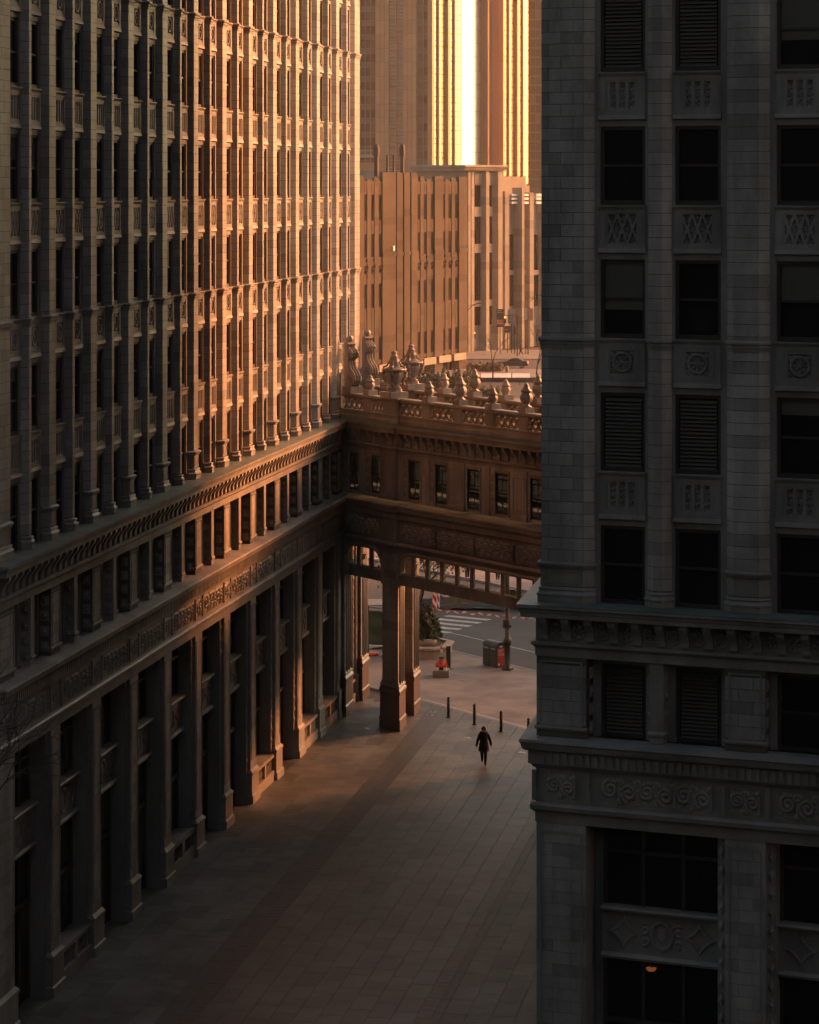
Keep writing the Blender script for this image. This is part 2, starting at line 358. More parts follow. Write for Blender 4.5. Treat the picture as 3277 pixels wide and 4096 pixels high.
def tower_storeys(par, piers, wins, ww, ztop, kmax, solo, louvres=(), blinds=()):
    """octagonal piers with terracotta blocks, sash windows, carved spandrels; solo = piers whose blocks are single objects"""
    smesh = {k: spandrel_mesh(k, ww) for k in ('bars', 'roundel', 'diamond')}
    wm, pm = window_mesh(ww, WH), pane_mesh(ww, WH); wl_ = window_mesh(ww, WH, False)
    blindm = [MB().box(-ww / 2 + 0.11, ww / 2 - 0.11, 0.335, 0.343, WH * q, WH - 0.1).mesh('blind', SHADE) for q in (0.5, 0.62, 0.36, 0.78)]
    stuff = MB(); zb, zt = Z0 + 0.40, Z0 + FLOOR * kmax
    bmesh_, basem = {}, {}
    for (x0, x1, kind) in piers:
        w = x1 - x0; c = (x0 + x1) / 2; key = (kind, round(w, 3)); s = section(kind, w)
        core = MB(); core.mi = 1; core.prism(inset(s, 0.016), Z0 - 0.05, ztop); core.mi = 0
        core.box(-w / 2, w / 2, 0.2201, 0.75, Z0 - 0.05, ztop)
        p = core.build('pier', [TRIM, JOINT], par, (c, 0, 0))
        if key not in basem: basem[key] = pier_base(kind, w)
        inst(basem[key], 'pier_base', p, (0, 0, Z0 + 0.002))
        z = Z0 + (1.12 if kind != 'narrow' else 0.44); n = int((zt - z) / COURSE)
        if kind == 'corner_left' :
            hb = w / 2; cuts = ([-hb, -hb + 0.22, -hb + 0.94, hb - 0.42], [-hb, -hb + 0.58, hb - 0.42])
        for q in range(n):
            zz = z + q * COURSE; polys = [s]
            if kind.startswith('corner'):
                if kind == 'corner_left': cc = cuts[q % 2]; ch = [(hb - 0.41, 0), (hb - 0.406, 0), s[2], (hb - 0.42, 0.22)]
                else:
                    hb = w / 2; cc = ([-hb + 0.42, hb - 0.9, hb - 0.2, hb], [-hb + 0.42, hb - 0.55, hb])[q % 2]; ch = [s[0], (-hb + 0.425, 0), (-hb + 0.43, 0.22), s[3]]
                polys = [[(a + 0.007, 0), (b - 0.007, 0), (b - 0.007, 0.21), (a + 0.007, 0.21)] for a, b in zip(cc[:-1], cc[1:])] + [ch]
            for pi, poly in enumerate(polys):
                if (x0, x1) in solo:
                    mk = (key, pi, (q % 2) if kind.startswith('corner') else 0)
                    if mk not in bmesh_: bmesh_[mk] = MB().prism(poly, 0.009, COURSE - 0.009).mesh('block', TERRA)
                    inst(bmesh_[mk], 'block', p, (0, 0, zz))
                else: stuff.prism([(a + c, b) for (a, b) in poly], zz + 0.008, zz + COURSE - 0.008)
    if stuff.v: stuff.build('block_courses', TERRA, par, kind='stuff')
    for ci, (x0, x1) in enumerate(wins):
        c = (x0 + x1) / 2
        for k in range(kmax + 1):
            zk = Z0 + FLOOR * k
            lou = (ci, k) in louvres
            o = inst(wl_ if lou else wm, 'window', par, (c, 0, zk)); inst(pm, 'pane', o)
            if lou:
                for j in range(18): inst(SLAT, 'slat', o, (0, 0, 0.13 + j * 0.106))
            if (ci, k) in blinds: inst(blindm[(ci * 3 + k) % 4], 'blind', o)
            if k: inst(smesh[SPAN[k]], 'spandrel', par, (c, 0, zk))
    for k in (2, 5):                                   # string course that follows the piers
        zk = Z0 + FLOOR * k
        if k > kmax: continue
        for (x0, x1, kind) in piers:
            w = x1 - x0; c = (x0 + x1) / 2; s = section(kind, w)
            pl = [(s[3][0], 0.30), s[3], s[0], s[1], s[2], (s[2][0], 0.30)]
            pl = [pl[1], pl[2], pl[3], pl[4]]
            MB().sweep(pl, [(a, b + zk) for a, b in STRING]).build('string_course', TRIM, par, (c, 0, 0))

YL = -0.10
CORNICE = [(-0.3, 14.84), (0.50, 14.79), (0.50, 14.72), (0.45, 14.68), (0.43, 14.60), (0.40, 14.58), (0.40, 14.46), (0.34, 14.44), (0.0, 14.40),
           (0.0, 13.76), (0.13, 13.73), (0.13, 13.67), (0.05, 13.61), (0.02, 13.57), (0.02, 13.34), (-0.3, 13.34)]
LOWCORN = [(-0.3, 11.13), (0.42, 11.06), (0.44, 10.99), (0.40, 10.94), (0.36, 10.80), (0.28, 10.74), (0.20, 10.72), (0.20, 10.36), (0.12, 10.33),
           (0.08, 10.26), (0.0, 10.22), (0.0, 9.27), (0.10, 9.25), (0.16, 9.20), (0.14, 9.08), (0.04, 9.02), (0.02, 8.98), (0.02, 8.72), (-0.3, 8.72)]
BRACKET = MB().xprism([(0.02, 13.77), (-0.06, 13.77), (-0.10, 13.84), (-0.09, 13.95), (-0.13, 14.08), (-0.22, 14.20), (-0.30, 14.28), (-0.33, 14.36), (-0.31, 14.41), (0.02, 14.41)], -0.11, 0.11)
BRACKET.box(-0.13, 0.13, -0.345, 0.0, 14.411, 14.45)
BRACKET = BRACKET.mesh('bracket', TRIM)
ROUNDEL = MB(); ROUNDEL.torus((0, 0.0, 0), 0.19, 0.035, 20, 6); ROUNDEL.field(-0.17, 0.17, -0.17, 0.17, 0.06 * np.cos(8 * np.arctan2(*grid(0.34, 0.34, 13, 13)[::-1])) * 0.4 + 0.01, -0.002)
ROUNDEL = ROUNDEL.mesh('roundel', TRIM)
ROSE = MB(); ROSE.box(-0.13, 0.13, -0.02, 0.0, -0.16, 0.16); ROSE.field(-0.10, 0.10, -0.13, 0.13, H_rosettes(0.2, 0.26, 9, 11, 0.26) * 0.9 + 0.01, -0.022)
ROSE = ROSE.mesh('rosette', TRIM)
def framed(w, h, d=0.02, fw=0.10, y0=0.0):
    b = MB(); x = w / 2 - 0.10
    for q in ((-x, x, 0.12, 0.17), (-x, x, h - 0.17, h - 0.12), (-x, -x + 0.05, 0.1701, h - 0.1701), (x - 0.05, x, 0.1701, h - 0.1701)):
        b.box(q[0], q[1], y0 - d, y0, q[2], q[3])
    return b
BALUSTER = MB().lathe([(0.06, 0), (0.06, 0.05), (0.035, 0.08), (0.075, 0.22), (0.05, 0.36), (0.03, 0.46), (0.06, 0.50), (0.06, 0.55)], 8).mesh('baluster', TRIM, True)

def lower_storeys(par, bays, P, ww, corners, path, L0, L1, glazing, doors=(), louvres=(), roundels=True):
    """cornices, mezzanine pilasters and windows, carved frieze, shop-front bays; bays = x of each pair's first window"""
    nw = P - 2 * ww - 1.526 if False else 0.83 * P / 4.916
    MB().sweep(path, CORNICE).build('cornice', TRIM, par)
    MB().sweep(path, [(-0.35, 14.846), (0.505, 14.796), (0.505, 14.81), (-0.35, 14.86)]).build('ledge', LEDGE, par)
    MB().sweep(path, LOWCORN).build('lower_cornice', TRIM, par)
    x = L0 + 0.15
    while x < L1:
        inst(BRACKET, 'bracket', par, (x, YL, 0))
        if roundels: inst(ROUNDEL, 'roundel', par, (x + 0.34, YL - 0.005, 14.08))
        x += 0.68
    d = MB(); x = L0 + 0.1
    while x < L1:
        d.box(x, x + 0.11, YL - 0.235, YL - 0.201, 10.40, 10.70); x += 0.22
    d.build('dentil_row', TRIM, par, kind='stuff')
    wideW = P - 2 * ww - nw
    piers = [(b + 2 * ww + nw, b + P) for b in bays] + list(corners)
    long_m = MB().field(-1.62, 1.62, -0.40, 0.40, H_scroll(3.24, 0.8, 150, 30, 6), 0.0).mesh('frieze_panel', TRIM)
    short_m = MB().field(-0.42, 0.42, -0.36, 0.36, H_scroll(0.84, 0.72, 40, 30, 2), 0.0).mesh('frieze_panel', TRIM)
    crs = MB()
    pil_m, pil_f, strip = {}, {}, MB().field(-0.12, 0.12, -3.55, 3.55, H_rosettes(0.24, 7.1, 9, 210, 0.5), 0.0).mesh('rosette_strip', TRIM)
    for (x0, x1) in piers:
        c, w = (x0 + x1) / 2, x1 - x0; lw = max(w - 0.43, 0.9)
        cor = (x0, x1) in corners
        if cor: lw = w - 0.20; c2 = (x0 - 0.1 + lw / 2) if x0 < sum(bays) / len(bays) else (x1 - lw / 2); 
        else: c2 = c
        m = MB().box(-lw / 2, lw / 2, YL, 0.75, 11.12, 13.345)
        m.mi = 0
        for q in framed(lw, 2.0).v[:0]: pass
        p = m.build('pilaster', JOINT, par, (c2, 0, 0))
        framed(lw, 2.05).build('panel_moulding', TRIM, p, (0, YL - 0.0145, 11.30))
        MB().sweep([(-lw / 2, 0.2), (-lw / 2, YL), (lw / 2, YL), (lw / 2, 0.2)], [(-0.02, 11.30), (0.03, 11.30), (0.05, 11.36), (0.03, 11.42), (-0.02, 11.42)]).build('pilaster_base', TRIM, p)
        g = MB().box(-lw / 2, lw / 2, YL, 0.75, 1.45, 8.725)
        g.box(-w / 2 - 0.02 if not cor else -lw / 2 + 0.02, w / 2 + 0.02 if not cor else lw / 2 - 0.02, YL + 0.12, 0.75, 0.0, 8.725)
        gp = g.build('ground_pier', TRIM, par, (c2, 0, 0))
        bp = MB(); bp.sweep([(-lw / 2, 0.3), (-lw / 2, YL), (lw / 2, YL), (lw / 2, 0.3)], [(-0.25, 0.0), (0.16, 0.0), (0.16, 0.34), (0.10, 0.38), (0.10, 1.22), (0.13, 1.25), (0.13, 1.34), (0.03, 1.45), (-0.25, 1.45)])
        bp.build('pedestal', TRIM, gp)
        fm = framed(lw, 6.9); fm.build('panel_moulding', TRIM, gp, (0, YL - 0.0145, 1.7))
        if not cor:
            for s in (-1, 1): inst(strip, 'rosette_strip', gp, (s * (lw / 2 + 0.125), YL + 0.118, 5.1))
        for (za, zb_) in ((11.46, 13.33), (1.47, 8.70)):     # facing blocks in courses with open joints
            z, q = za, 0
            while z + 0.2 < zb_:
                z1 = min(z + COURSE, zb_); cut = [-lw / 2, -lw / 6, lw / 2] if q % 2 else [-lw / 2, lw / 5, lw / 2]
                for a, b_ in zip(cut[:-1], cut[1:]): crs.box(c2 + a + 0.007, c2 + b_ - 0.007, YL - 0.014, YL + 0.02, z + 0.008, z1 - 0.008)
                z = z1; q += 1
        inst(short_m, 'frieze_panel', par, (c2, YL - 0.004, 9.74))
        for s in (-1, 1):
            MB().box(-0.06, 0.06, -0.05, 0, -0.42, 0.42).build('frieze_stop', TRIM, par, (c2 + s * (lw / 2 + 0.06), YL - 0.001, 9.74))
    crs.build('block_courses', TERRA, par, kind='stuff')
    ow = (P - 1.5 * P / 4.916) / 2
    wmz = window_mesh(ww, 2.05); pmz = pane_mesh(ww, 2.05); wlz = window_mesh(ww, 2.05, False)
    nar = MB().box(-0.2, 0.2, YL + 0.02, 0.75, 11.12, 13.345)
    nar.sweep([(-0.2, 0.2), (-0.2, YL + 0.02), (0.2, YL + 0.02), (0.2, 0.2)], [(-0.02, 11.34), (0.03, 11.34), (0.05, 11.40), (0.03, 11.46), (-0.02, 11.46)])
    nar = nar.mesh('mullion_pier', TERRA)
    OW = 2 * ww + nw                                     # shop-front opening
    sp = MB(); sp.field(-OW / 2 + 0.12, OW / 2 - 0.12, -0.5, 0.5, H_shield(OW - 0.24, 1.0), 0.40)
    sp.box(-OW / 2, OW / 2, 0.402, 0.72, -0.66, 0.62)
    sp.xprism([(0.70, 0.60), (0.22, 0.60), (0.20, 0.66), (0.24, 0.70), (0.70, 0.72)], -OW / 2, OW / 2)
    sp.xprism([(0.70, -0.74), (0.30, -0.74), (0.26, -0.66), (0.32, -0.58), (0.70, -0.58)], -OW / 2, OW / 2)
    sp = sp.mesh('spandrel', TRIM)
    for bi, b in enumerate(bays):
        wc = (b + ww / 2, b + ww + nw + ww / 2); mid = b + OW / 2
        inst(nar, 'mullion_pier', par, (mid, 0, 0))
        inst(long_m, 'frieze_panel', par, (mid, YL - 0.004, 9.74), sc=((OW - 0.3) / 3.24, 1, 1))
        for j, c in enumerate(wc):
            lou = (bi, j) in louvres
            o = inst(wlz if lou else wmz, 'window', par, (c, 0.10, 11.14)); inst(pmz, 'pane', o)
            if lou:
                for q in range(17): inst(SLAT, 'slat', o, (0, 0, 0.13 + q * 0.106))
            MB().box(-ow / 2 - 0.02, -ww / 2, 0.30, 0.75, 0, 2.2).box(ww / 2, ow / 2 + 0.02, 0.30, 0.75, 0, 2.2).box(-ww / 2, ww / 2, 0.30, 0.75, 2.05, 2.2).build('window_surround', TRIM, par, (c, 0, 11.14))
            for q in range(4):
                for s in (-1, 1):                         # rosettes on the reveals
                    xx = (mid - 0.2 if j == 0 else b + P - (wideW - 1.1) / 2 - 1.1) if s > 0 else ((b - (wideW - 1.1) / 2) if j == 0 else mid + 0.2)
                    inst(ROSE, 'rosette', par, (xx - s * 0.001, 0.10, 11.42 + q * 0.50), rz=-s * math.pi / 2)
        # shop-front glazing
        inst(sp, 'spandrel', par, (mid, 0, 5.76))
        fr = MB()
        for xx in (-OW / 2 + 0.05, -OW / 6, OW / 6, OW / 2 - 0.05): fr.box(xx - 0.05, xx + 0.05, 0.52, 0.64, 6.49, 8.72)
        fr.box(-OW / 2, OW / 2, 0.53, 0.63, 7.9, 8.0)
        o = fr.build('upper_shop_window', FRAME, par, (mid, 0, 0))
        for xx in (-OW / 3, 0, OW / 3): MB().box(xx - OW / 6 + 0.03, xx + OW / 6 - 0.03, 0.59, 0.60, 6.5, 8.71).build('pane', DGLASS, o)
        fr = MB(); zb = 0.05 if bi in doors else 1.2
        for xx in (-OW / 2 + 0.05, -OW / 6, OW / 6, OW / 2 - 0.05): fr.box(xx - 0.05, xx + 0.05, 0.52, 0.64, zb, 5.05)
        fr.box(-OW / 2, OW / 2, 0.50, 0.64, 3.2, 3.34)
        o = fr.build('shop_door' if bi in doors else 'shop_window', FRAME, par, (mid, 0, 0))
        for xx in (-OW / 3, 0, OW / 3): MB().box(xx - OW / 6 + 0.03, xx + OW / 6 - 0.03, 0.59, 0.60, zb, 5.04).build('pane', DGLASS, o)
        if bi not in doors:
            q = MB().box(-OW / 2 - 0.2, OW / 2 + 0.2, -0.12, 0.75, 0.0, 0.48).box(-OW / 2 - 0.2, OW / 2 + 0.2, -0.10, 0.74, 1.06, 1.20).box(-0.16, 0.16, -0.11, 0.2, 0.481, 1.059).box(-OW / 2 - 0.1, OW / 2 + 0.1, 0.3, 0.74, 0.481, 1.059)
            q = q.build('balustrade', TRIM, par, (mid, 0, 0))
            for s in (-1, 1):
                for k in range(5): inst(BALUSTER, 'baluster', q, (s * (0.42 + k * 0.26), 0.02, 0.495))

# ------------------------------------------------------------------ left office block
TH = math.atan(1909.0 / F_PX)
D1 = Vector((math.sin(TH), math.cos(TH), 0)); N1 = Vector((math.cos(TH), -math.sin(TH), 0))
JP = Vector((-3.44, 142.5, 0))
LP, LW = 4.916, 1.28
left = empty('office_block', JP, R(90) - TH)
tag(left, 'tall terracotta office block in sun, facade of piers receding along the left', 'building')
lb = [-LP * i for i in range(12)]
lw = []; lp = []
for b in lb:
    lw += [(b, b + LW), (b + LW + 0.83, b + 2 * LW + 0.83)]
    lp.append((b + LW, b + LW + 0.83, 'narrow'))
    if b < -0.1: lp.append((b + 2 * LW + 0.83, b + LP, 'wide'))
x_end = lb[-1]
lp.append((2 * LW + 0.83, 5.2, 'corner_right')); lp.append((x_end - 1.9, x_end, 'corner_left'))
MB().prism([(x_end - 1.9, 0.72), (5.2, 0.72), (5.2, 38), (x_end - 1.9, 38)], 0, 60).build('wall', TERRA, left)
lsort = sorted(lp)
tower_storeys(left, lp, lw, LW, 60.0, 6, [(a, b) for (a, b, k) in lsort[1:6]], blinds=[(c, k) for c in range(24) for k in range(7) if random.random() < 0.22])
lower_storeys(left, lb, LP, LW, [(x_end - 1.9, x_end)], [(x_end - 2.0, 8), (x_end - 2.0, YL), (0.9, YL)], x_end - 1.9, -0.3, None, doors=(3, 5, 6, 8, 9, 11), roundels=False)

# ------------------------------------------------------------------ right office block
RA = math.atan(0.42); RP, RW = 5.03, 1.31
RC = Vector((527 * 79.4 / F_PX, 79.4, 0))
right = empty('office_block', RC, -RA)
tag(right, 'dark shaded terracotta office block filling the right side of the photo', 'building')
cr, srr = math.cos(-RA), math.sin(-RA)
SK = Vector((D1.x * cr + D1.y * srr, -D1.x * srr + D1.y * cr))        # plaza side of the block in its own frame
SIDE = 49.3  # unseen depth, set so its shadow edge falls on the left facade
rb = [1.654 + RP * j for j in range(3)]; RNW = 0.83 * RP / 4.916
rw = []; rp = [(0.0, 1.654, 'corner_left')]
for b in rb:
    rw += [(b, b + RW), (b + RW + RNW, b + 2 * RW + RNW)]
    rp += [(b + RW, b + RW + RNW, 'narrow'), (b + 2 * RW + RNW, b + RP, 'wide')]
XE = rb[-1] + RP
MB().prism([tuple(SK * 0.27), (0.6, 0.27), (0.6, 0.72), (XE, 0.72), (XE + 92, 0.72), (XE + 92, 40), tuple(SK * SIDE)], 0, 94).build('wall', TERRA, right)  # extra unseen length and height added to keep sun off the near air
tower_storeys(right, rp, rw, RW, 94.0, 5, [(a, b) for (a, b, k) in rp[:4]], louvres=[(0, 4), (1, 4), (0, 1), (1, 1)], blinds=[(2, 1), (2, 2), (2, 4), (0, 2), (3, 3)])
rs = SK * SIDE
lower_storeys(right, rb, RP, RW, [(0.0, 1.654)], [(rs.x + YL, rs.y), (SK.x * 0.1 + YL, YL), (XE, YL)], 0.0, XE, None, doors=(), louvres=[(0, 0), (0, 1)])
# ------------------------------------------------------------------ arcade bridge between the blocks
DB = Vector((0.55, -0.835, 0)).normalized()
bridge = empty('arcade_bridge', JP, math.atan2(DB.y, DB.x))
tag(bridge, 'carved terracotta bridge on arches spanning the plaza between the two office blocks', 'bridge')
ax, ay = DB.x, DB.y
def tob(v): return Vector((v.x * ax + v.y * ay, -v.x * ay + v.y * ax))
DK = tob(D1) * 5.8                                   # from the front wall to the back wall
BL = 25.2
def bpl(x, k=0.0): return (x + DK.x * k, DK.y * k)
def bquad(x0, x1, k0, k1): return [bpl(x0, k0), bpl(x1, k0), bpl(x1, k1), bpl(x0, k1)]
KT = 0.26 / DK.y                                     # wall thickness as a share of the depth
fw = [(0.75, 1.75), (2.85, 3.75), (6.2, 7.2), (8.5, 9.5), (11.2, 12.2), (13.5, 14.5), (16.25, 17.25), (18.55, 19.55)]
bw = [(a - 1.25, b - 0.05) for a, b in fw[1:]]
def window_wall(name, wins, k0, k1):
    b = MB(); edges = [0.02] + [e for w in wins for e in w] + [BL]
    for i in range(0, len(edges), 2): b.prism(bquad(edges[i], edges[i + 1], k0, k1), 11.16, 13.44)
    for (a, c) in wins:
        b.prism(bquad(a, c, k0, k1), 11.16, 11.32); b.prism(bquad(a, c, k0, k1), 13.20, 13.44)
    return b.build(name, TERRA, bridge)
window_wall('front_wall', fw, 0.0, KT); window_wall('back_wall', bw, 1 - KT, 1.0)
MB().prism(bquad(0.02, BL, 0.0, 1.0), 9.0, 11.0).build('floor_slab', TRIM, bridge)
MB().prism(bquad(0.02, BL, 0.002, 0.998), 13.45, 14.80).build('roof_slab', TRIM, bridge)
MB().prism(bquad(0.1, BL, 0.10, 0.90), 14.868, 14.885).build('roof_shade_sheet', ASPHALT, bridge)  # dark sheet standing in for shade on the deck behind the pierced panels
for ws, k0, front in ((fw, 0.025, True), (bw, 1 - 0.05, False)):
    for (a, c) in ws:
        w = c - a; f = MB()
        k1 = k0 + 0.02
        for q in ((a, a + 0.08, 11.32, 13.20), (c - 0.08, c, 11.32, 13.20), (a + 0.08, c - 0.08, 11.32, 11.44), (a + 0.08, c - 0.08, 13.10, 13.20), (a + 0.08, c - 0.08, 12.22, 12.29), (a + w / 2 - 0.03, a + w / 2 + 0.03, 11.4401, 13.0999)):
            f.prism(bquad(q[0], q[1], k0, k1), q[2], q[3])
        if not front:
            for zz in (11.75, 12.65): f.prism(bquad(a + 0.08, c - 0.08, k0 + .002, k1 - .002), zz, zz + 0.04)
        o = f.build('window', FRAME, bridge)
        MB().prism(bquad(a + 0.05, c - 0.05, k0 + 0.008, k0 + 0.0095), 11.38, 13.15).build('pane', CGLASS, o)
        if front:                                     # carved jamb panels and surround
            MB().field(a - 0.52, a - 0.12, 11.35, 13.2, H_rosettes(0.4, 1.85, 9, 50, 0.46), -0.004).build('jamb_panel', TRIM, bridge)
            MB().box(a - 0.10, a, -0.05, -0.001, 11.25, 13.25).box(c, c + 0.10, -0.05, -0.001, 11.25, 13.25).box(a - 0.10, c + 0.10, -0.06, -0.001, 13.2505, 13.35).build('window_surround', TRIM, bridge)
for (x0, x1, dd) in ((3.86, 5.24, 0.16), (4.95 + 4.75, 4.95 + 6.05, 0.09), (14.85, 16.0, 0.09), (20.2, 21.6, 0.16)):
    p = MB().box(x0, x1, -dd, -0.001, 11.17, 13.43).build('pilaster', TERRA, bridge)
    MB().sweep([(x0, 0.1), (x0, -dd), (x1, -dd), (x1, 0.1)], [(-0.02, 11.17), (0.06, 11.17), (0.06, 11.32), (0.03, 11.42), (-0.02, 11.46)]).build('pilaster_base', TRIM, p)
    framed(x1 - x0, 1.75).build('panel_moulding', TRIM, p, ((x0 + x1) / 2, -dd - 0.0005, 11.5))
for x in (7.85, 12.85, 17.9):
    p = MB().box(x - 0.2, x + 0.2, -0.06, -0.001, 11.17, 13.43).build('mullion_pier', TERRA, bridge)
BC = [(o, z + 0.006) for (o, z) in CORNICE[:10]] + [(0.13, 13.736), (0.13, 13.676), (0.05, 13.616), (0.02, 13.576), (0.02, 13.44), (-0.3, 13.44)]
def resalt(ys=0.16):                                   # the cornice breaks forward over the big piers
    pts = [(0.6, 0.0)]
    for (x0, x1) in ((3.8, 5.3), (20.1, 21.7)): pts += [(x0, 0.0), (x0, -ys), (x1, -ys), (x1, 0.0)]
    return pts + [(BL, 0.0)]
FP = resalt(); BP = [bpl(BL, 1.0), bpl(0.0, 1.0)]
for path, nm in ((FP, 'cornice'), (BP, 'back_cornice')):
    MB().sweep(path, BC).build(nm, TRIM, bridge)
    MB().sweep(path, [(-0.35, 14.852), (0.505, 14.802), (0.505, 14.816), (-0.35, 14.866)]).build('ledge', LEDGE, bridge)
BLOW = [(-0.3, 11.01), (0.30, 10.96), (0.32, 10.88), (0.26, 10.80), (0.24, 10.66), (0.10, 10.58), (0.06, 10.50), (0.06, 10.28), (0.0, 10.24), (0.0, 9.12), (0.08, 9.10), (0.13, 9.02), (0.10, 8.94), (0.02, 8.90), (-0.3, 8.90)]
MB().sweep(FP, BLOW).build('lower_cornice', TRIM, bridge); MB().sweep(BP, BLOW).build('back_lower_cornice', TRIM, bridge)
x = 0.9
while x < BL:
    off = -0.16 if (3.8 < x < 5.3 or 20.1 < x < 21.7) else 0.0
    inst(BRACKET, 'bracket', bridge, (x, off, 0.006)); inst(ROUNDEL, 'roundel', bridge, (x + 0.34, off - 0.005, 14.08)); x += 0.68
fp = MB().field(-1.55, 1.55, -0.46, 0.46, H_scroll(3.1, 0.92, 140, 34, 6, amp=0.07), 0.0).mesh('frieze_panel', TRIM)
for x in (2.1, 7.0, 10.2, 13.4, 16.6): inst(fp, 'frieze_panel', bridge, (x, -0.004, 9.68))
x = 0.5
# arch walls: front and back, with a beam and little posts in the openings
def arch_pts(x0, x1, zs, zt, r, n=7):
    pts = [(x0, zs)]
    for i in range(n + 1):
        a = math.pi - i * math.pi / 2 / n; pts.append((x0 + r + r * math.cos(a), zt - 0.95 + 0.95 * math.sin(a)))
    for i in range(n + 1):
        a = math.pi / 2 - i * math.pi / 2 / n; pts.append((x1 - r + r * math.cos(a), zt - 0.95 + 0.95 * math.sin(a)))
    return pts + [(x1, zs)]
OPEN = [(0.45, 3.86, 0.95), (5.24, 20.2, 1.25), (21.6, 25.0, 0.95)]
def arch_wall(k0, k1, name):
    b = MB(); top = 8.99; zs = 7.0
    def seg(pts):                                      # polygon in (x, z) pushed from k0 to k1
        n = len(pts)
        b.add([(p[0] + DK.x * k0, DK.y * k0, p[1]) for p in pts] + [(p[0] + DK.x * k1, DK.y * k1, p[1]) for p in pts],
              [(i, i + n, (i + 1) % n + n, (i + 1) % n) for i in range(n)] + [tuple(range(n)), tuple(range(2 * n - 1, n - 1, -1))])
    for (x0, x1, r) in OPEN:
        ap = arch_pts(x0, x1, zs, 8.66, r)
        for i in range(len(ap) - 1):
            a, c = ap[i], ap[i + 1]
            if abs(a[0] - c[0]) < 1e-6: continue
            seg([(a[0], a[1]), (c[0], c[1]), (c[0], top), (a[0], top)])
    return b.build(name, TRIM, bridge)
arch_wall(0.012, 0.14, 'arch_wall'); arch_wall(0.86, 0.988, 'back_arch_wall')
for (x0, x1, r) in OPEN:                               # archivolt moulding on the front
    ap = arch_pts(x0, x1, 7.0, 8.66, r)
    MB().tube([(p[0], -0.02, p[1]) for p in ap], 0.09, 6).build('archivolt', TRIM, bridge)
for k0, k1, nm in ((0.03, 0.13, 'beam'),):
    for (x0, x1, r) in OPEN:
        bm = MB(); bm.prism(bquad(x0, x1, k0, k1), 7.05, 7.50); bm.prism(bquad(x0, x1, k0 - 0.012, k1), 7.501, 7.60)
        o = bm.build(nm, TRIM, bridge)
        if k0 < 0.5:
            n = max(2, int(round((x1 - x0) / 1.3)))
            for i in range(1, n + (0 if x1 - x0 > 6 else 0)):
                xx = x0 + (x1 - x0) * i / n
                MB().prism(bquad(xx - 0.15, xx + 0.15, k0 + 0.005, k1 - 0.01), 7.601, 8.70).build('post', TRIM, o)
# columns
def column(x0, x1, k0, k1, name='column'):
    q = [bpl(x0, k0), bpl(x1, k0), bpl(x1, k1), bpl(x0, k1)]
    b = MB().prism(q, 2.05, 9.0)
    o = b.build(name, JOINT, bridge)
    cs = (x0 + x1) / 2; z = 2.3
    e = 0.012; n = 0
    while z + COURSE < 8.8:                            # terracotta courses round the shaft
        qq = [(p[0], p[1]) for p in q]; cxm = sum(p[0] for p in qq) / 4; cym = sum(p[1] for p in qq) / 4
        big = [(p[0] + (p[0] - cxm) * 0.022, p[1] + (p[1] - cym) * 0.022) for p in qq]
        MB().prism(big, z + 0.008, z + COURSE * 1.25 - 0.008).build('block', TERRA, o); z += COURSE * 1.25
    MB().prism([(p[0] + (p[0] - cxm) * 0.03, p[1] + (p[1] - cym) * 0.03) for p in q], z + 0.006, 8.985).build('capital', TRIM, o)
    ccw = q[::-1]
    b = MB(); b.sweep([q[0], q[1], q[2], q[3]], [(-0.05, 0.0), (0.16, 0.0), (0.16, 0.55), (0.12, 0.60), (0.12, 1.72), (0.17, 1.80), (0.17, 1.92), (0.05, 2.06), (-0.05, 2.06)], closed=True)
    b.build('pedestal', GRANITE, o)
    b = MB(); b.sweep([q[0], q[1], q[2], q[3]], [(-0.05, 2.062), (0.12, 2.062), (0.12, 2.14), (0.06, 2.22), (0.07, 2.28), (-0.05, 2.30)], closed=True)
    b.build('shaft_base', TRIM, o)
    px = q[1]
    for s in (0.25, 0.6, 0.92):                        # half-round shafts beside the opening
        p = Vector(q[1]).lerp(Vector(q[2]), s)
        MB().lathe([(0.09, 0.0), (0.09, 6.9)], 10, (p.x + 0.03, p.y)).build('shaft', TRIM, o, (0, 0, 2.1), smooth=True)
    MB().lathe([(0.10, -0.3), (0.16, -0.1), (0.20, 0.0)], 10, (q[1][0] + 0.1, q[1][1] + 0.1), lob=5, amp=.12).build('corbel', TRIM, o, (0, 0, 7.55))
    return o
column(3.86, 5.24, 0.0, 0.25); column(3.86, 5.24, 0.74, 1.0)
column(20.2, 21.6, 0.0, 0.25); column(20.2, 21.6, 0.74, 1.0)
column(-0.30, 0.45, -0.04, 0.22); column(-0.30, 0.45, 0.74, 1.0)
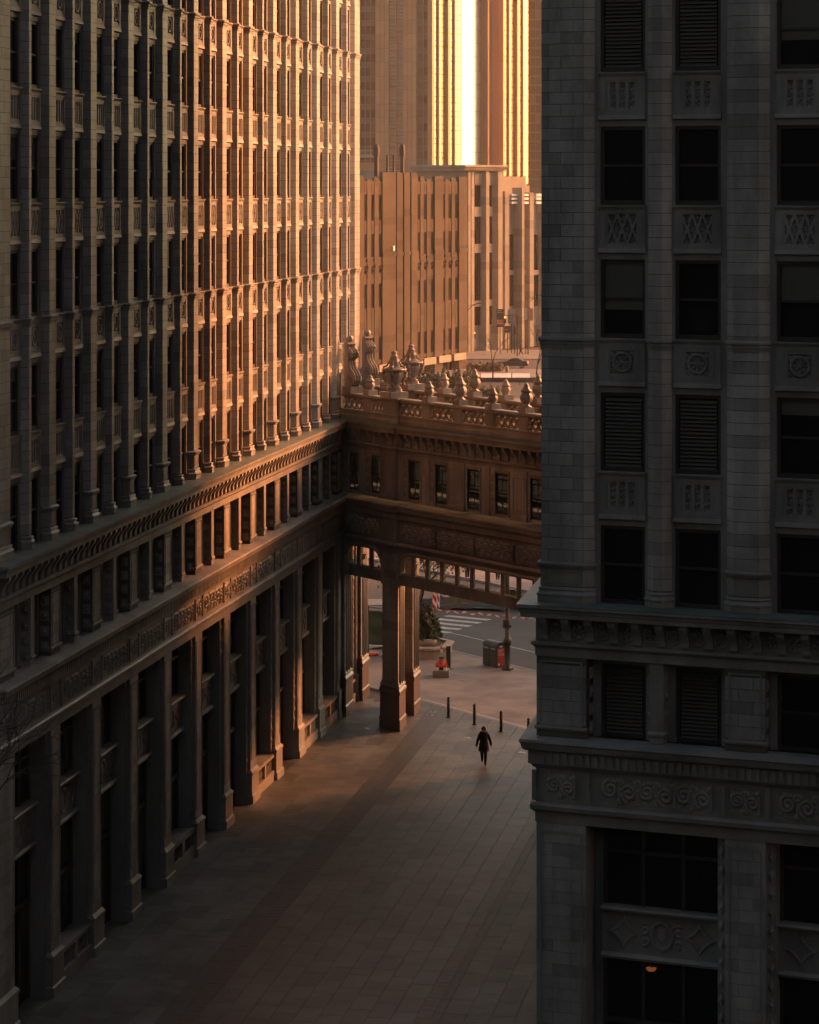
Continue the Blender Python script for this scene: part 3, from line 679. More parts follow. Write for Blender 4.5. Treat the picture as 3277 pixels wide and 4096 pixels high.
# parapet
POSTS = [2.3, 4.55, 7.55, 10.2, 12.85, 15.5, 18.15, 20.9, 23.4]
WIDE = (4.55, 20.9)
cell = MB(); N = 4
for i in range(N):
    for s in (-1, 1):
        c = 0.5 / N + i / N
        a, d2 = 0.5 / N, 0.5
        p = [(c - s * a - 0.036, -0.5), (c - s * a + 0.036, -0.5), (c + s * a + 0.036, 0.5), (c + s * a - 0.036, 0.5)]
        cell.yprism([(q[0] - 0.5, q[1]) for q in p], -0.05, 0.05)
    cell.torus((i / N + 0.5 / N - 0.5, -0.03, 0.30), 0.08, 0.035, 10, 5); cell.torus((i / N + 0.5 / N - 0.5, -0.03, -0.30), 0.08, 0.035, 10, 5)
    cell.torus((i / N - 0.5, -0.03, 0.0), 0.05, 0.035, 10, 5)
cell = cell.mesh('pierced_panel', TRIM)
def parapet(k, nm, front):
    o = empty(nm, (DK.x * k, DK.y * k, 0), 0, bridge)
    if front: path = [(0.02, 0.10)] + [(q[0], q[1] + 0.10) for q in resalt(0.10)[1:-1]] + [(BL, 0.10)]
    else: path = [(0.02, -0.10), (BL, -0.10)]
    t = 0.17
    for prof, n2 in (([(-2 * t, 14.87), (0.08, 14.87), (0.08, 15.02), (0.03, 15.06), (0.02, 15.20), (0.06, 15.24), (0.04, 15.31), (-2 * t, 15.31)], 'parapet_base'),
                     ([(-2 * t - 0.06, 15.92), (0.05, 15.92), (0.09, 15.97), (0.09, 16.06), (0.04, 16.10), (-2 * t - 0.04, 16.10), (-2 * t - 0.06, 16.06)], 'rail')):
        MB().sweep(path, prof).build(n2, TRIM, o)
    ed = [0.05]
    for x in POSTS:
        w = 0.66 if x in WIDE else 0.36
        yo = (0.10 if front else -0.10) - (0.10 if x in WIDE and front else 0)
        MB().box(x - w, x + w, yo + 0.0, yo + 0.36, 15.312, 15.918).box(x - w + 0.08, x + w - 0.08, yo - 0.02, yo, 15.38, 15.86).build('post', TERRA, o)
        ed += [x - w, x + w]
    ed.append(BL)
    for i in range(0, len(ed), 2):
        w = ed[i + 1] - ed[i]
        if w > 0.3: inst(cell, 'pierced_panel', o, ((ed[i] + ed[i + 1]) / 2, (0.26 if front else 0.08), 15.615), sc=(w, 1.6, 0.60))
    return o
parapet(0.0, 'parapet', True); parapet(1.0, 'back_parapet', False)
# finials and urns on the parapet
def finial_mesh(h):
    b = MB(); s = h / 1.38
    prof = [(0.20, 0.0), (0.21, 0.05), (0.13, 0.10), (0.12, 0.16), (0.18, 0.22), (0.25, 0.36), (0.26, 0.48), (0.20, 0.62), (0.17, 0.70), (0.23, 0.74), (0.22, 0.79), (0.14, 0.86), (0.12, 0.94), (0.09, 1.0), (0.10, 1.03), (0.05, 1.10), (0.02, 1.16)]
    if h < 1.2: prof = [(0.17, 0.0), (0.15, 0.05), (0.21, 0.18), (0.24, 0.30), (0.19, 0.46), (0.16, 0.54), (0.23, 0.57), (0.21, 0.62), (0.14, 0.72), (0.10, 0.84), (0.11, 0.87), (0.05, 0.95), (0.02, 1.0)]
    k = (h - 0.24) / prof[-1][1]
    b.lathe([(r * (1.12 if h > 1.2 else 1.0), z * k) for r, z in prof], 32, lob=8, amp=0.07)
    return b.mesh('finial_body', TERRA, True)
FIN = {1.0: finial_mesh(1.0), 1.38: finial_mesh(1.38)}
FBASE = MB().box(-0.27, 0.27, -0.27, 0.27, 0, 0.24).mesh('plinth', TERRA)
def scroll_profile(pts_out, n=2):
    return pts_out
URN = MB(); URN.lathe([(0.30, 0.0), (0.34, 0.06), (0.22, 0.16), (0.28, 0.24), (0.36, 0.42), (0.43, 0.62), (0.45, 0.76), (0.40, 0.84), (0.50, 0.88), (0.60, 0.92), (0.60, 0.98), (0.46, 1.02), (0.30, 1.06), (0.22, 1.20), (0.26, 1.26), (0.24, 1.40), (0.17, 1.56), (0.20, 1.58), (0.20, 1.62), (0.12, 1.64), (0.14, 1.76), (0.16, 1.80), (0.10, 1.84), (0.04, 1.88)], 40, lob=10, amp=0.035)
for i in range(4):                                     # scroll handles and crown volutes
    a = i * math.pi / 2 + math.pi / 4; c, s = math.cos(a), math.sin(a)
    def rim(lst, r): URN.tube([(c * q[0], s * q[0], q[1]) for q in lst], r, 8)
    rim([(0.34, 0.22), (0.44, 0.17), (0.50, 0.24), (0.46, 0.31), (0.40, 0.30), (0.40, 0.40), (0.50, 0.52), (0.60, 0.66), (0.62, 0.76), (0.56, 0.83), (0.48, 0.80), (0.48, 0.74), (0.54, 0.73)], [0.06, .07, .07, .06, .05, .06, .075, .08, .085, .08, .07, .06, .04])
    rim([(0.54, 1.0), (0.52, 1.08), (0.42, 1.10), (0.34, 1.16), (0.27, 1.30), (0.24, 1.42)], [.05, .055, .05, .045, .04, .03])
URN = URN.mesh('urn_body', TERRA, True)
UB = MB().box(-0.5, 0.5, -0.5, 0.5, 0.0, 0.30); UB.prism([(0.40 * math.cos(a), 0.40 * math.sin(a)) for a in np.linspace(0, 2 * math.pi, 9)[:-1] + math.pi / 8], 0.3005, 0.42)
UB = UB.mesh('pedestal', TERRA)
brot = bridge.rotation_euler[2]
def onbridge(x, y, z): return JP + DB * x + Vector((-DB.y, DB.x, 0)) * y + Vector((0, 0, z))
words = ['first', 'second', 'third', 'fourth', 'fifth', 'sixth', 'seventh', 'eighth']
for k, row in ((0.0, 'front'), (1.0, 'back')):
    j = 0
    for x in POSTS[:7]:
        y = 0.28 if k == 0 else -0.28 + 0.36
        loc = onbridge(x + DK.x * k, DK.y * k + y - (0.05 if x in WIDE and k == 0 else 0), 16.101)
        if x in WIDE:
            o = empty('urn', loc, brot); inst(UB, 'pedestal', o); inst(URN, 'urn_body', o, (0, 0, 0.42))
            tag(o, 'large lidded stone urn with scroll handles on the %s parapet of the bridge' % row, 'urn', 'urns on the bridge')
        else:
            h = 1.38 if abs(x - 10.2) < .1 or abs(x - 15.5) < .1 else 1.0
            o = empty('finial', loc, brot); inst(FBASE, 'plinth', o); inst(FIN[h], 'finial_body', o, (0, 0, 0.24))
            tag(o, '%s leafy stone finial, %s from the left on the %s parapet of the bridge' % ('tall' if h > 1.2 else 'small', words[j], row), 'finial', 'finials on the bridge'); j += 1
# scroll consoles at the left end of the parapets
cons = []
for t in range(40):
    u = t / 39.0
prof = [(-0.28, 0.0), (0.30, 0.0), (0.46, 0.10), (0.56, 0.30), (0.54, 0.52), (0.40, 0.70), (0.22, 0.82), (0.08, 1.02), (0.02, 1.25), (0.06, 1.36), (0.20, 1.40), (0.28, 1.50), (0.30, 1.66), (0.22, 1.80), (0.06, 1.86), (-0.04, 1.95), (0.02, 2.10), (-0.06, 2.22), (-0.20, 2.22), (-0.28, 2.0)]
CM = MB().yprism(prof, -0.24, 0.24)
for yy in (-0.15, 0.0, 0.15):
    CM.tube([(p[0] + 0.015, yy, p[1]) for p in prof[1:17]], 0.05, 6)
for s in (-1, 1):
    for (cx_, cz_, r) in ((0.28, 0.36, 0.24), (0.14, 1.60, 0.14)):
        CM.torus((cx_, s * 0.24, cz_), r, 0.035, 18, 6); CM.torus((cx_, s * 0.25, cz_), r * 0.5, 0.035, 14, 6)
CM.lathe([(0.10, 2.2), (0.17, 2.28), (0.18, 2.38), (0.10, 2.48), (0.02, 2.52)], 12, (-0.12, 0), lob=6, amp=.1)
CM = CM.mesh('scroll', TERRA)
CB = MB().box(-0.36, 0.52, -0.36, 0.36, 0, 0.34).mesh('plinth', TERRA)
for k, row in ((0.0, 'front'), (1.0, 'back')):
    o = empty('scroll_console', onbridge(0.55 + DK.x * k, DK.y * k + (0.28 if k == 0 else 0.08), 16.102), brot)
    inst(CB, 'plinth', o); inst(CM, 'scroll', o, (0, 0, 0.34))
    tag(o, 'carved S-scroll console against the sunlit wall at the end of the %s parapet' % row, 'scroll console', 'scroll consoles')
# ------------------------------------------------------------------ ground, plaza, street
NB = Vector((-DB.y, DB.x, 0))
def S(t, n, z=0.0): return JP + DB * t + NB * n + Vector((0, 0, z))
def U(u, v, z=0.0): return JP + D1 * u + N1 * v + Vector((0, 0, z))
SROT = math.atan2(DB.y, DB.x); UROT = math.atan2(N1.y, N1.x)
def slab_poly(pts, z0, z1, name, mat, kind='structure'):
    ar = sum(pts[i][0] * pts[(i + 1) % len(pts)][1] - pts[(i + 1) % len(pts)][0] * pts[i][1] for i in range(len(pts)))
    if ar < 0: pts = pts[::-1]
    return tag(MB().prism([(p[0], p[1]) for p in pts], z0, z1).build(name, mat), kind=kind)
tag(MB().box(-400, 400, -100, 900, -0.6, -0.10).build('ground', ASPHALT), kind='structure')
plaza = slab_poly([U(-70, -1.5), U(4.0, -1.5), S(34, 6.6), U(-70, 22)], -0.0995, 0.012, 'plaza', PJOINT)
pav_rest = {SLAB: MB(), SLAB2: MB(), TILE: MB()}
meshes_ = {}; nsingle = 0
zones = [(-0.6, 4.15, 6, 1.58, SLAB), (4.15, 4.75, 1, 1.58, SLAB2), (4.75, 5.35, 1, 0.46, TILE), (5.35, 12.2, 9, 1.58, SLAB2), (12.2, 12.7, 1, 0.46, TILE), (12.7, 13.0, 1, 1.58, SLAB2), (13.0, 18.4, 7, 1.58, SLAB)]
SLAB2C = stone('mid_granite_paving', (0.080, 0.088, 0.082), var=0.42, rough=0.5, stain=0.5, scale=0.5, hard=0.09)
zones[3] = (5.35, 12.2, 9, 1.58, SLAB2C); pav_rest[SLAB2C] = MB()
DUV = U(1, 0) - U(0, 0)
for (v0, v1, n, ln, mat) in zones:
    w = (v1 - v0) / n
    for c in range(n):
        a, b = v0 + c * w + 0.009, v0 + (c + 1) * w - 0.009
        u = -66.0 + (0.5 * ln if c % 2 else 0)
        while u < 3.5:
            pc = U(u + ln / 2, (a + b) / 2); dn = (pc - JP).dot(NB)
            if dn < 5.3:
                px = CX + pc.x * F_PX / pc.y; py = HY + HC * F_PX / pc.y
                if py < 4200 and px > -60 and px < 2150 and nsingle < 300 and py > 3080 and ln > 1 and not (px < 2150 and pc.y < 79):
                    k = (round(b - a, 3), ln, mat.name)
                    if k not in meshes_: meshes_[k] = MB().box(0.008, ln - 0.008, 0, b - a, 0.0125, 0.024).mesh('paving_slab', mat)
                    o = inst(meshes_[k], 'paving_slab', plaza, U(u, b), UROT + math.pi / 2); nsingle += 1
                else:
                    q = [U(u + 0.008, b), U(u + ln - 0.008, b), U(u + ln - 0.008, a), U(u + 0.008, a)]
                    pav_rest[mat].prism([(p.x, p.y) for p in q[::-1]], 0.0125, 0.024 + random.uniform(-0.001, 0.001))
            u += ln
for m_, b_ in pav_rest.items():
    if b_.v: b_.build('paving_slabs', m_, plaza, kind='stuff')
ZP = 0.0255
pave = slab_poly([S(-60, 5.3), S(70, 5.3), S(70, 15.4), S(-60, 15.4)], -0.099, 0.026, 'pavement', CONCRETE)
for i in range(12):                                   # saw-cut bays of the pavement
    t = -2 + i * 2.6
b = MB()
kb = MB().box(-60, 70, 15.4, 15.62, -0.099, 0.042).build('kerb', KERB, None, JP, SROT); tag(kb, kind='structure')
kb2 = MB().box(-60, 90, 33.2, 33.42, -0.099, 0.042).build('kerb', KERB, None, JP, SROT); tag(kb2, kind='structure')
pv2 = slab_poly([S(-60, 33.42), S(90, 33.42), S(90, 46), S(-60, 46)], -0.099, 0.026, 'pavement', CONCRETE)
dr = MB().box(-1, 26, 5.56, 5.62, 0.0265, 0.030).box(-1, 26, 5.68, 5.74, 0.0265, 0.030).build('slot_drain', STEEL, None, JP, SROT)
tag(dr, 'twin steel strip of slot drain crossing the pavement behind the bollards', 'drain')
ZB = 0.026; ZR = -0.10
for i in range(6):                                    # crossing
    L = Vector((2.08, 175.6, 0)) - Vector((0.58, 1.27, 0)) * i; d = Vector((2.65, -1.7, 0)).normalized(); wv = Vector((0.42, 0.62, 0)) * 0.75
    ln = 3.15 - 0.05 * i; q = [L, L + d * ln, L + d * ln + wv, L + wv]
    tag(MB().prism([(p.x, p.y) for p in q], -0.098, -0.094).build('crosswalk_stripe', PAINT), '%s white bar of the zebra crossing counted from the far side' % words[i], 'road marking', 'zebra crossing bars')
for j, n in enumerate((19.5, 29.5)):
    tag(MB().box(-40, 60, n, n + 0.10, -0.098, -0.094).build('lane_line', PAINT, None, JP, SROT), ('thin worn lane line on the road nearest the bridge', 'thin worn lane line on the road by the far kerb')[j], 'road marking')
# in-ground lights and manhole
for i, (px, py, h) in enumerate(((1720, 2861, 'left of the first bollard'), (1733, 2848, 'behind the front pair, nearest the columns'), (1870.6, 2953, 'beside the walking person'), (2088.6, 3011.7, 'near the right office block'), (1468, 2914.7, 'left of the front column'))):
    p = G(px, py, ZP); o = empty('ground_light', p)
    MB().lathe([(0.16, 0.0005), (0.16, 0.012), (0.13, 0.016)], 20).build('rim', STEEL, o); MB().lathe([(0.12, 0.0165), (0.12, 0.0175)], 20).build('lens', CGLASS, o)
    tag(o, 'round steel in-ground light, %s' % h, 'ground light', 'in-ground lights')
p = G(1864, 2720.6, ZB); o = tag(MB().lathe([(0.34, 0.0005), (0.34, 0.010), (0.30, 0.014)], 24).build('manhole_cover', IRON, None, p), 'round dark manhole cover in the pavement', 'manhole cover')
# bollards
BOL = MB().lathe([(0.075, 0.02), (0.075, 0.80), (0.062, 0.815), (0.062, 0.83), (0.08, 0.845), (0.08, 0.875), (0.05, 0.89)], 16).mesh('post', IRON, True)
BCAP = MB().lathe([(0.05, 0.885), (0.07, 0.92), (0.075, 0.95), (0.06, 0.99), (0.03, 1.01), (0.0, 1.015)], 14).mesh('ball_cap', IRON, True)
BBASE = MB().lathe([(0.15, 0.0005), (0.15, 0.02), (0.10, 0.035)], 18).mesh('base_plate', IRON, True)
for i in range(4):
    p = Vector((1.935, 141.56, ZP)).lerp(Vector((5.68, 135.95, ZP)), i / 3.0); o = empty('bollard', p)
    inst(BOL, 'post', o); inst(BCAP, 'ball_cap', o); inst(BBASE, 'base_plate', o)
    tag(o, 'slim black bollard, %s from the left in the row behind the bridge' % words[i], 'bollard', 'bollards under the bridge')

# ------------------------------------------------------------------ text helper
def text(s, size, mat, parent, loc, rot, name='lettering', ext=0.003, align='LEFT'):
    c = bpy.data.curves.new(name, 'FONT'); c.body = s; c.size = size; c.extrude = ext; c.align_x = align; c.resolution_u = 2; c.space_line = 0.85
    t = bpy.data.objects.new(name, c); COL.objects.link(t)
    dg = bpy.context.evaluated_depsgraph_get(); me = bpy.data.meshes.new_from_object(t.evaluated_get(dg))
    bpy.data.objects.remove(t); bpy.data.curves.remove(c)
    me.materials.clear(); me.materials.append(mat)
    return inst(me, name, parent, loc, rot=rot)
CREAM = plain('cream_ink', (0.75, 0.62, 0.45), rough=0.6); REDP = plain('red_poster', (0.42, 0.02, 0.025), rough=0.5)
WHITEP = plain('white_enamel', (0.75, 0.74, 0.72), rough=0.5); BIN = plain('dark_green_bin', (0.016, 0.026, 0.02), rough=0.4)
REDT = plain('dull_red', (0.48, 0.06, 0.03), rough=0.6); ORANGE = plain('orange_plastic', (0.75, 0.14, 0.03), rough=0.5)
# twin litter bin (long side along the street)
p = Vector((4.77, 155.9, ZB)); bn = empty('litter_bin', p, SROT)        # local -x = away to the left, y = into the street
tag(bn, 'twin dark green litter bin with rounded lids and red poster beside the lamp post', 'litter bin')
for i, x in enumerate((-0.655, -1.32)):
    b = MB().box(x, x + 0.64, 0, 0.62, 0.04, 1.16).box(x + 0.03, x + 0.61, 0.03, 0.59, 0.0, 0.04)
    q = b.build('cabinet', BIN, bn)
    pr = [(-0.02, 1.16)] + [(0.31 - 0.33 * math.cos(a), 1.16 + 0.24 * math.sin(a)) for a in np.linspace(0.25, math.pi - 0.25, 9)] + [(0.64, 1.16)]
    MB().xprism([(a, c + .001) for a, c in pr], x - 0.005, x + 0.645).build('lid', BIN, bn)
    MB().box(x + 0.12, x + 0.52, -0.03, -0.001, 0.98, 1.06).build('hopper', STEEL, q)
ps = MB().box(0.0155, 0.024, 0.06, 0.56, 0.10, 1.08).build('poster', REDP, bn, (-0.026, 0, 0))
rt = (R(90), 0, R(90))
text('SUBLIME\nMUSIC.', 0.10, CREAM, ps, (0.0245, 0.10, 0.94), rt); text('POWERFUL\nTHEATER.', 0.095, CREAM, ps, (0.0245, 0.10, 0.74), rt)
text('Everything\nyou need to\nsee and feel\nwith music', 0.062, REDT, ps, (0.0245, 0.10, 0.56), rt)
MB().box(0.024, 0.027, 0.10, 0.20, 0.14, 0.25).build('logo_square', WHITEP, ps)
MB().box(-0.016, -0.008, 0.20, 0.40, 1.13, 1.19).build('small_label', WHITEP, bn)
# lamp post
p = Vector((5.33, 155.45, ZB)); lpst = empty('lamp_post', p); tag(lpst, 'dark green street lamp post with banded collar beside the litter bin', 'lamp post')
MB().lathe([(0.26, 0), (0.26, 0.10), (0.20, 0.16), (0.17, 0.20), (0.165, 1.30), (0.20, 1.36), (0.23, 1.42), (0.23, 1.62), (0.20, 1.70), (0.13, 1.78), (0.12, 5.0), (0.10, 9.0)], 16).build('shaft', IRON, lpst, smooth=True)
for i in range(4):
    a = i * math.pi / 2 + 0.4; MB().box(-0.06, 0.06, -0.05, 0.05, 0.0, 0.09).build('foot', IRON, lpst, (0.27 * math.cos(a), 0.27 * math.sin(a), 0), a)
MB().lathe([(0.14, 2.25), (0.15, 2.28), (0.15, 2.72), (0.14, 2.75)], 14).build('collar', BIN, lpst, smooth=True)
MB().box(-0.24, -0.13, -0.03, 0.0, 2.27, 2.72).build('sign_plate', SHADE, lpst); MB().box(0.15, 0.22, -0.06, 0.06, 2.30, 2.45).build('buckle', IRON, lpst)
MB().box(0.14, 0.42, -0.15, 0.15, 4.02, 4.40).lathe([(0.12, 0.0), (0.17, 0.02), (0.17, 0.25)], 12, (0.48, 0), z=4.08).build('signal_head', IRON, lpst)
MB().tube([(0, 0, 8.9), (-0.6, 0, 9.3), (-1.4, 0, 9.35)], 0.05, 8).build('arm', IRON, lpst)
MB().lathe([(0.05, 0.12), (0.22, 0.05), (0.24, 0.0), (0.05, -0.06)][::-1], 12, (-1.5, 0), z=9.3).build('lantern', IRON, lpst)
# toy tower sculpture on plinth
sc_ = empty('sculpture', Vector((1.72, 153.45, ZB)), R(-4)); tag(sc_, 'small red and grey tower sculpture on a low grey square plinth', 'sculpture')
PLY = plain('grey_plinth_paint', (0.16, 0.165, 0.155), rough=0.6)
MB().box(-0.43, 0.43, -0.55, 0.55, 0, 0.35).build('plinth', PLY, sc_)
c = MB()
for (x, y) in ((-0.2, -0.2), (0.2, -0.2), (-0.2, 0.2), (0.2, 0.2)): c.box(x - 0.08, x + 0.08, y - 0.08, y + 0.08, 0.351, 0.50)
c.build('white_footing', WHITEP, sc_)
MB().box(-0.16, 0.16, -0.16, 0.16, 0.351, 0.52).build('core', IRON, sc_)
for (x, y) in ((-0.24, -0.22), (0.24, -0.22), (-0.24, 0.22), (0.24, 0.22)):
    MB().lathe([(0.065, 0.501), (0.065, 0.66), (0.035, 0.68), (0.04, 0.74), (0.0, 0.80)], 8, (x, y)).build('turret', REDT, sc_)
MB().lathe([(0.30, 0.521), (0.26, 0.60), (0.19, 0.68), (0.15, 0.84), (0.13, 0.92)], 8, ph=math.pi / 8).build('red_body', REDT, sc_)
MB().lathe([(0.13, 0.921), (0.14, 0.96), (0.12, 1.04)], 8).build('green_band', BIN, sc_)
MB().lathe([(0.085, 1.041), (0.085, 1.20), (0.075, 1.28)], 8).build('grey_shaft', STEEL, sc_)
MB().box(-0.05, 0.05, -0.06, 0.06, 1.281, 1.46).build('white_shaft', WHITEP, sc_); MB().box(-0.055, 0.055, -0.065, 0.065, 1.461, 1.56).build('red_cap', REDT, sc_)
MB().lathe([(0.05, 1.561), (0.055, 1.64), (0.02, 1.74)], 8).build('tip', STEEL, sc_)
sp_ = empty('sign_stand', Vector((2.12, 155.7, ZB)), R(10)); tag(sp_, 'narrow black upright sign stand just behind the small sculpture', 'sign')
MB().box(-0.12, 0.12, -0.04, 0.04, 0.05, 1.25).build('panel', IRON, sp_); MB().box(-0.2, 0.2, -0.18, 0.18, 0, 0.05).build('foot', IRON, sp_)
# ------------------------------------------------------------------ trees
BARK = stone('bark', (0.075, 0.062, 0.052), var=0.1, rough=0.9, stain=0.4, scale=6)
LEAF = plain('dark_leaf', (0.045, 0.065, 0.03), rough=0.6, var=0.4); LEAFB = plain('brown_leaf', (0.13, 0.09, 0.045), rough=0.7, var=0.4)
EVERG = plain('evergreen', (0.03, 0.05, 0.028), rough=0.7, var=0.4)
def tree(name, loc, h, label, cat='tree', leaves=0, leafmat=None, spread=0.5, seed=1, depth=5, r0=None, group=None, leafsize=0.12, first=0.35):
    rnd = random.Random(seed); o = empty(name, loc); tr = MB(); tips = []
    r0 = r0 or h * 0.018
    def grow(p, d, L, r, k):
        q = p + d * L * 0.5 + Vector((rnd.uniform(-1, 1), rnd.uniform(-1, 1), 0)) * L * 0.05; e = p + d * L
        tr.tube([p, q, e], [r, r * 0.85, r * 0.68], 6 if k > 2 else 4)
        if k == 0: tips.append(e); return
        if k <= 2: tips.append(q); tips.append(e)
        for i in range(rnd.choice((2, 3, 3))):
            a = rnd.uniform(0, 6.28); s = spread * rnd.uniform(0.5, 1.2)
            u = d.orthogonal().normalized(); u.rotate(Matrix.Rotation(a, 3, d))
            nd = (d + u * s + Vector((0, 0, 0.12))).normalized()
            grow(e if i else q.lerp(e, 0.8), nd, L * rnd.uniform(0.62, 0.82), r * 0.62, k - 1)
    grow(Vector((0, 0, 0)), Vector((rnd.uniform(-.04, .04), rnd.uniform(-.04, .04), 1)).normalized(), h * first, r0, depth)
    tr.build('trunk', BARK, o)
    if leaves:
        lf = MB()
        for i in range(leaves):
            t = rnd.choice(tips) + Vector((rnd.gauss(0, 1), rnd.gauss(0, 1), rnd.gauss(0, 1))) * h * 0.035
            a = Vector((rnd.uniform(-1, 1), rnd.uniform(-1, 1), rnd.uniform(-1, 1))).normalized(); bb = a.orthogonal().normalized(); s = leafsize * rnd.uniform(0.6, 1.3)
            lf.add([t - a * s, t + bb * s * 0.5, t + a * s, t - bb * s * 0.5], [(0, 1, 2, 3)])
        lf.build('crown', leafmat, o, kind='stuff')
    tag(o, label, cat, group); return o
def shrub(name, loc, sx, sy, sz, n, mat, label, cat='shrub', seed=1, size=0.12, group=None):
    rnd = random.Random(seed); o = empty(name, loc); b = MB(); st = MB()
    for i in range(7):
        a = rnd.uniform(0, 6.28); st.tube([(0, 0, 0), (0.3 * sx * math.cos(a), 0.3 * sy * math.sin(a), sz * 0.7)], [0.03, 0.008], 4)
    st.build('stem', BARK, o)
    for i in range(n):
        while True:
            x, y, z = rnd.uniform(-1, 1), rnd.uniform(-1, 1), rnd.uniform(0, 1)
            if x * x + y * y < (1 - z) ** 0.7 * (0.75 + 0.35 * math.sin(7 * math.atan2(y, x) + z * 6)): break
        t = Vector((x * sx, y * sy, z * sz)); a = Vector((rnd.uniform(-1, 1), rnd.uniform(-1, 1), rnd.uniform(-0.6, 1))).normalized(); bb = a.orthogonal().normalized(); s = size * rnd.uniform(0.6, 1.4)
        b.add([t - a * s, t + bb * s * 0.35, t + a * s, t - bb * s * 0.35], [(0, 1, 2, 3)])
    b.build('foliage', mat, o, kind='stuff'); tag(o, label, cat, group); return o
# planter with tree behind the front column
PLST = stone('planter_stone', (0.36, 0.32, 0.28), var=0.08, rough=0.7, stain=0.4, scale=1.5)
SOIL = plain('soil', (0.05, 0.035, 0.025), rough=0.95)
pc = Vector((0.55, 160.6, ZB)); pl = empty('planter', pc, R(-10)); tag(pl, 'low pale stone planter with overhanging rim around a street tree', 'planter')
q8 = [(-1.7, -1.1), (-1.1, -1.7), (1.1, -1.7), (1.7, -1.1), (1.7, 1.1), (1.1, 1.7), (-1.1, 1.7), (-1.7, 1.1)]
MB().prism(q8, 0, 0.44).build('wall', PLST, pl)
MB().sweep(q8, [(-0.28, 0.441), (0.04, 0.441), (0.12, 0.50), (0.12, 0.60), (0.06, 0.64), (-0.28, 0.66)], closed=True).build('rim', PLST, pl)
MB().prism([(x * 0.86, y * 0.86) for x, y in q8], 0.4405, 0.56).build('soil', SOIL, pl)
MB().lathe([(0.95, 0.561), (1.0, 0.70), (1.02, 0.92), (0.98, 0.95)], 20).build('inner_ring', PLST, pl, smooth=True)
tree('street_tree', pc + Vector((0.05, 0.1, 0.95)), 5.8, 'slender street tree with sparse dark leaves growing in the planter', leaves=1500, leafmat=LEAF, seed=5, spread=0.95, depth=5, leafsize=0.11, first=0.36, r0=0.11)
shrub('evergreen_shrub', pc + Vector((0.15, 0.0, 0.951)), 1.15, 1.15, 2.0, 3600, EVERG, 'conical dark evergreen boughs around the tree in the planter', seed=3, size=0.13)
tree('bare_tree', (-14.4, 82.0, -0.1), 14.0, 'bare winter tree with dark thin twigs at the lower left edge', seed=11, spread=0.75, depth=6, first=0.3, r0=0.13)
# construction fence with green mesh, seen through the small arch
fp_ = G(1475, 2614, ZB); MESH = plain('green_debris_mesh', (0.02, 0.055, 0.045), rough=0.7, var=0.3)
fe = empty('construction_fence', fp_, SROT + R(28)); tag(fe, 'temporary fence with torn green mesh seen through the small arch', 'fence')
for x in (-2.4, 0.0, 2.4):
    MB().tube([(x, 0, 0), (x, 0, 2.7)], 0.03, 8).build('post', IRON, fe)
for z in (0.25, 1.3, 2.6): MB().tube([(-2.4, 0, z), (2.4, 0, z)], 0.022, 6).build('rail', IRON, fe)
for i, x in enumerate((-2.35, 0.05)):
    X, Z = grid(2.25, 2.0, 24, 18); hh = 0.05 * np.sin(X * 5 + Z) + 0.04 * np.sin(Z * 6 + i)
    MB().field(x, x + 2.25, 0.55, 2.6 - 0.15 * i, hh, -0.10).build('mesh_sheet', MESH, fe)
for i, (dx, mt, lb_) in enumerate(((0.1, ORANGE, 'orange sandbag at the foot of the green mesh fence'), (0.75, SNOW, 'white sandbag beside the orange one at the green mesh fence'))):
    tag(MB().lathe([(0.05, 0.0), (0.22, 0.03), (0.25, 0.10), (0.18, 0.17), (0.04, 0.20)], 10, lob=2, amp=0.3).build('sandbag', mt, None, fp_ + Vector((0.2 + dx, -0.75 - 0.3 * dx, 0)), 0.5, smooth=True), lb_, 'sandbag')
def rubble(name, c, sx, sy, h, mat, label, seed=1, rz=0.0, cat='tarpaulin'):
    n = 46; rr = np.random.default_rng(seed); X, Y = np.meshgrid(np.linspace(-1, 1, n), np.linspace(-1, 1, n)); Z = np.zeros_like(X)
    for k in range(40):
        fx, fy, p1 = rr.uniform(-14, 14), rr.uniform(-14, 14), rr.uniform(0, 6.28); Z += np.abs(np.sin(X * fx + Y * fy + p1)) / (3 + abs(fx) + abs(fy))
    Z = (Z - Z.min()) / (Z.max() - Z.min()) * np.clip(1.15 - X ** 2 - Y ** 2, 0.0, 1) ** 0.6
    vs = [(X[j, i] * sx, Y[j, i] * sy, float(Z[j, i]) * h) for j in range(n) for i in range(n)]
    b = MB().add(vs, [(j * n + i, j * n + i + 1, (j + 1) * n + i + 1, (j + 1) * n + i) for j in range(n - 1) for i in range(n - 1)])
    return tag(b.build(name, mat, None, c, rz), label, cat)
TARP = plain('glossy_dark_tarpaulin', (0.03, 0.045, 0.035), rough=0.22, var=0.3)
rubble('tarpaulin', Vector((4.6, 179.5, -0.099)), 4.6, 1.7, 0.95, TARP, 'crumpled glossy dark tarpaulin heap across the road beyond the crossing', 4, R(-14))
rubble('tarpaulin', G(1500, 2592, ZB) + Vector((0.2, 0.6, 0.0)), 1.9, 1.0, 0.55, SNOW, 'crumpled pale plastic sheeting piled behind the green mesh fence', 8, 0.2)
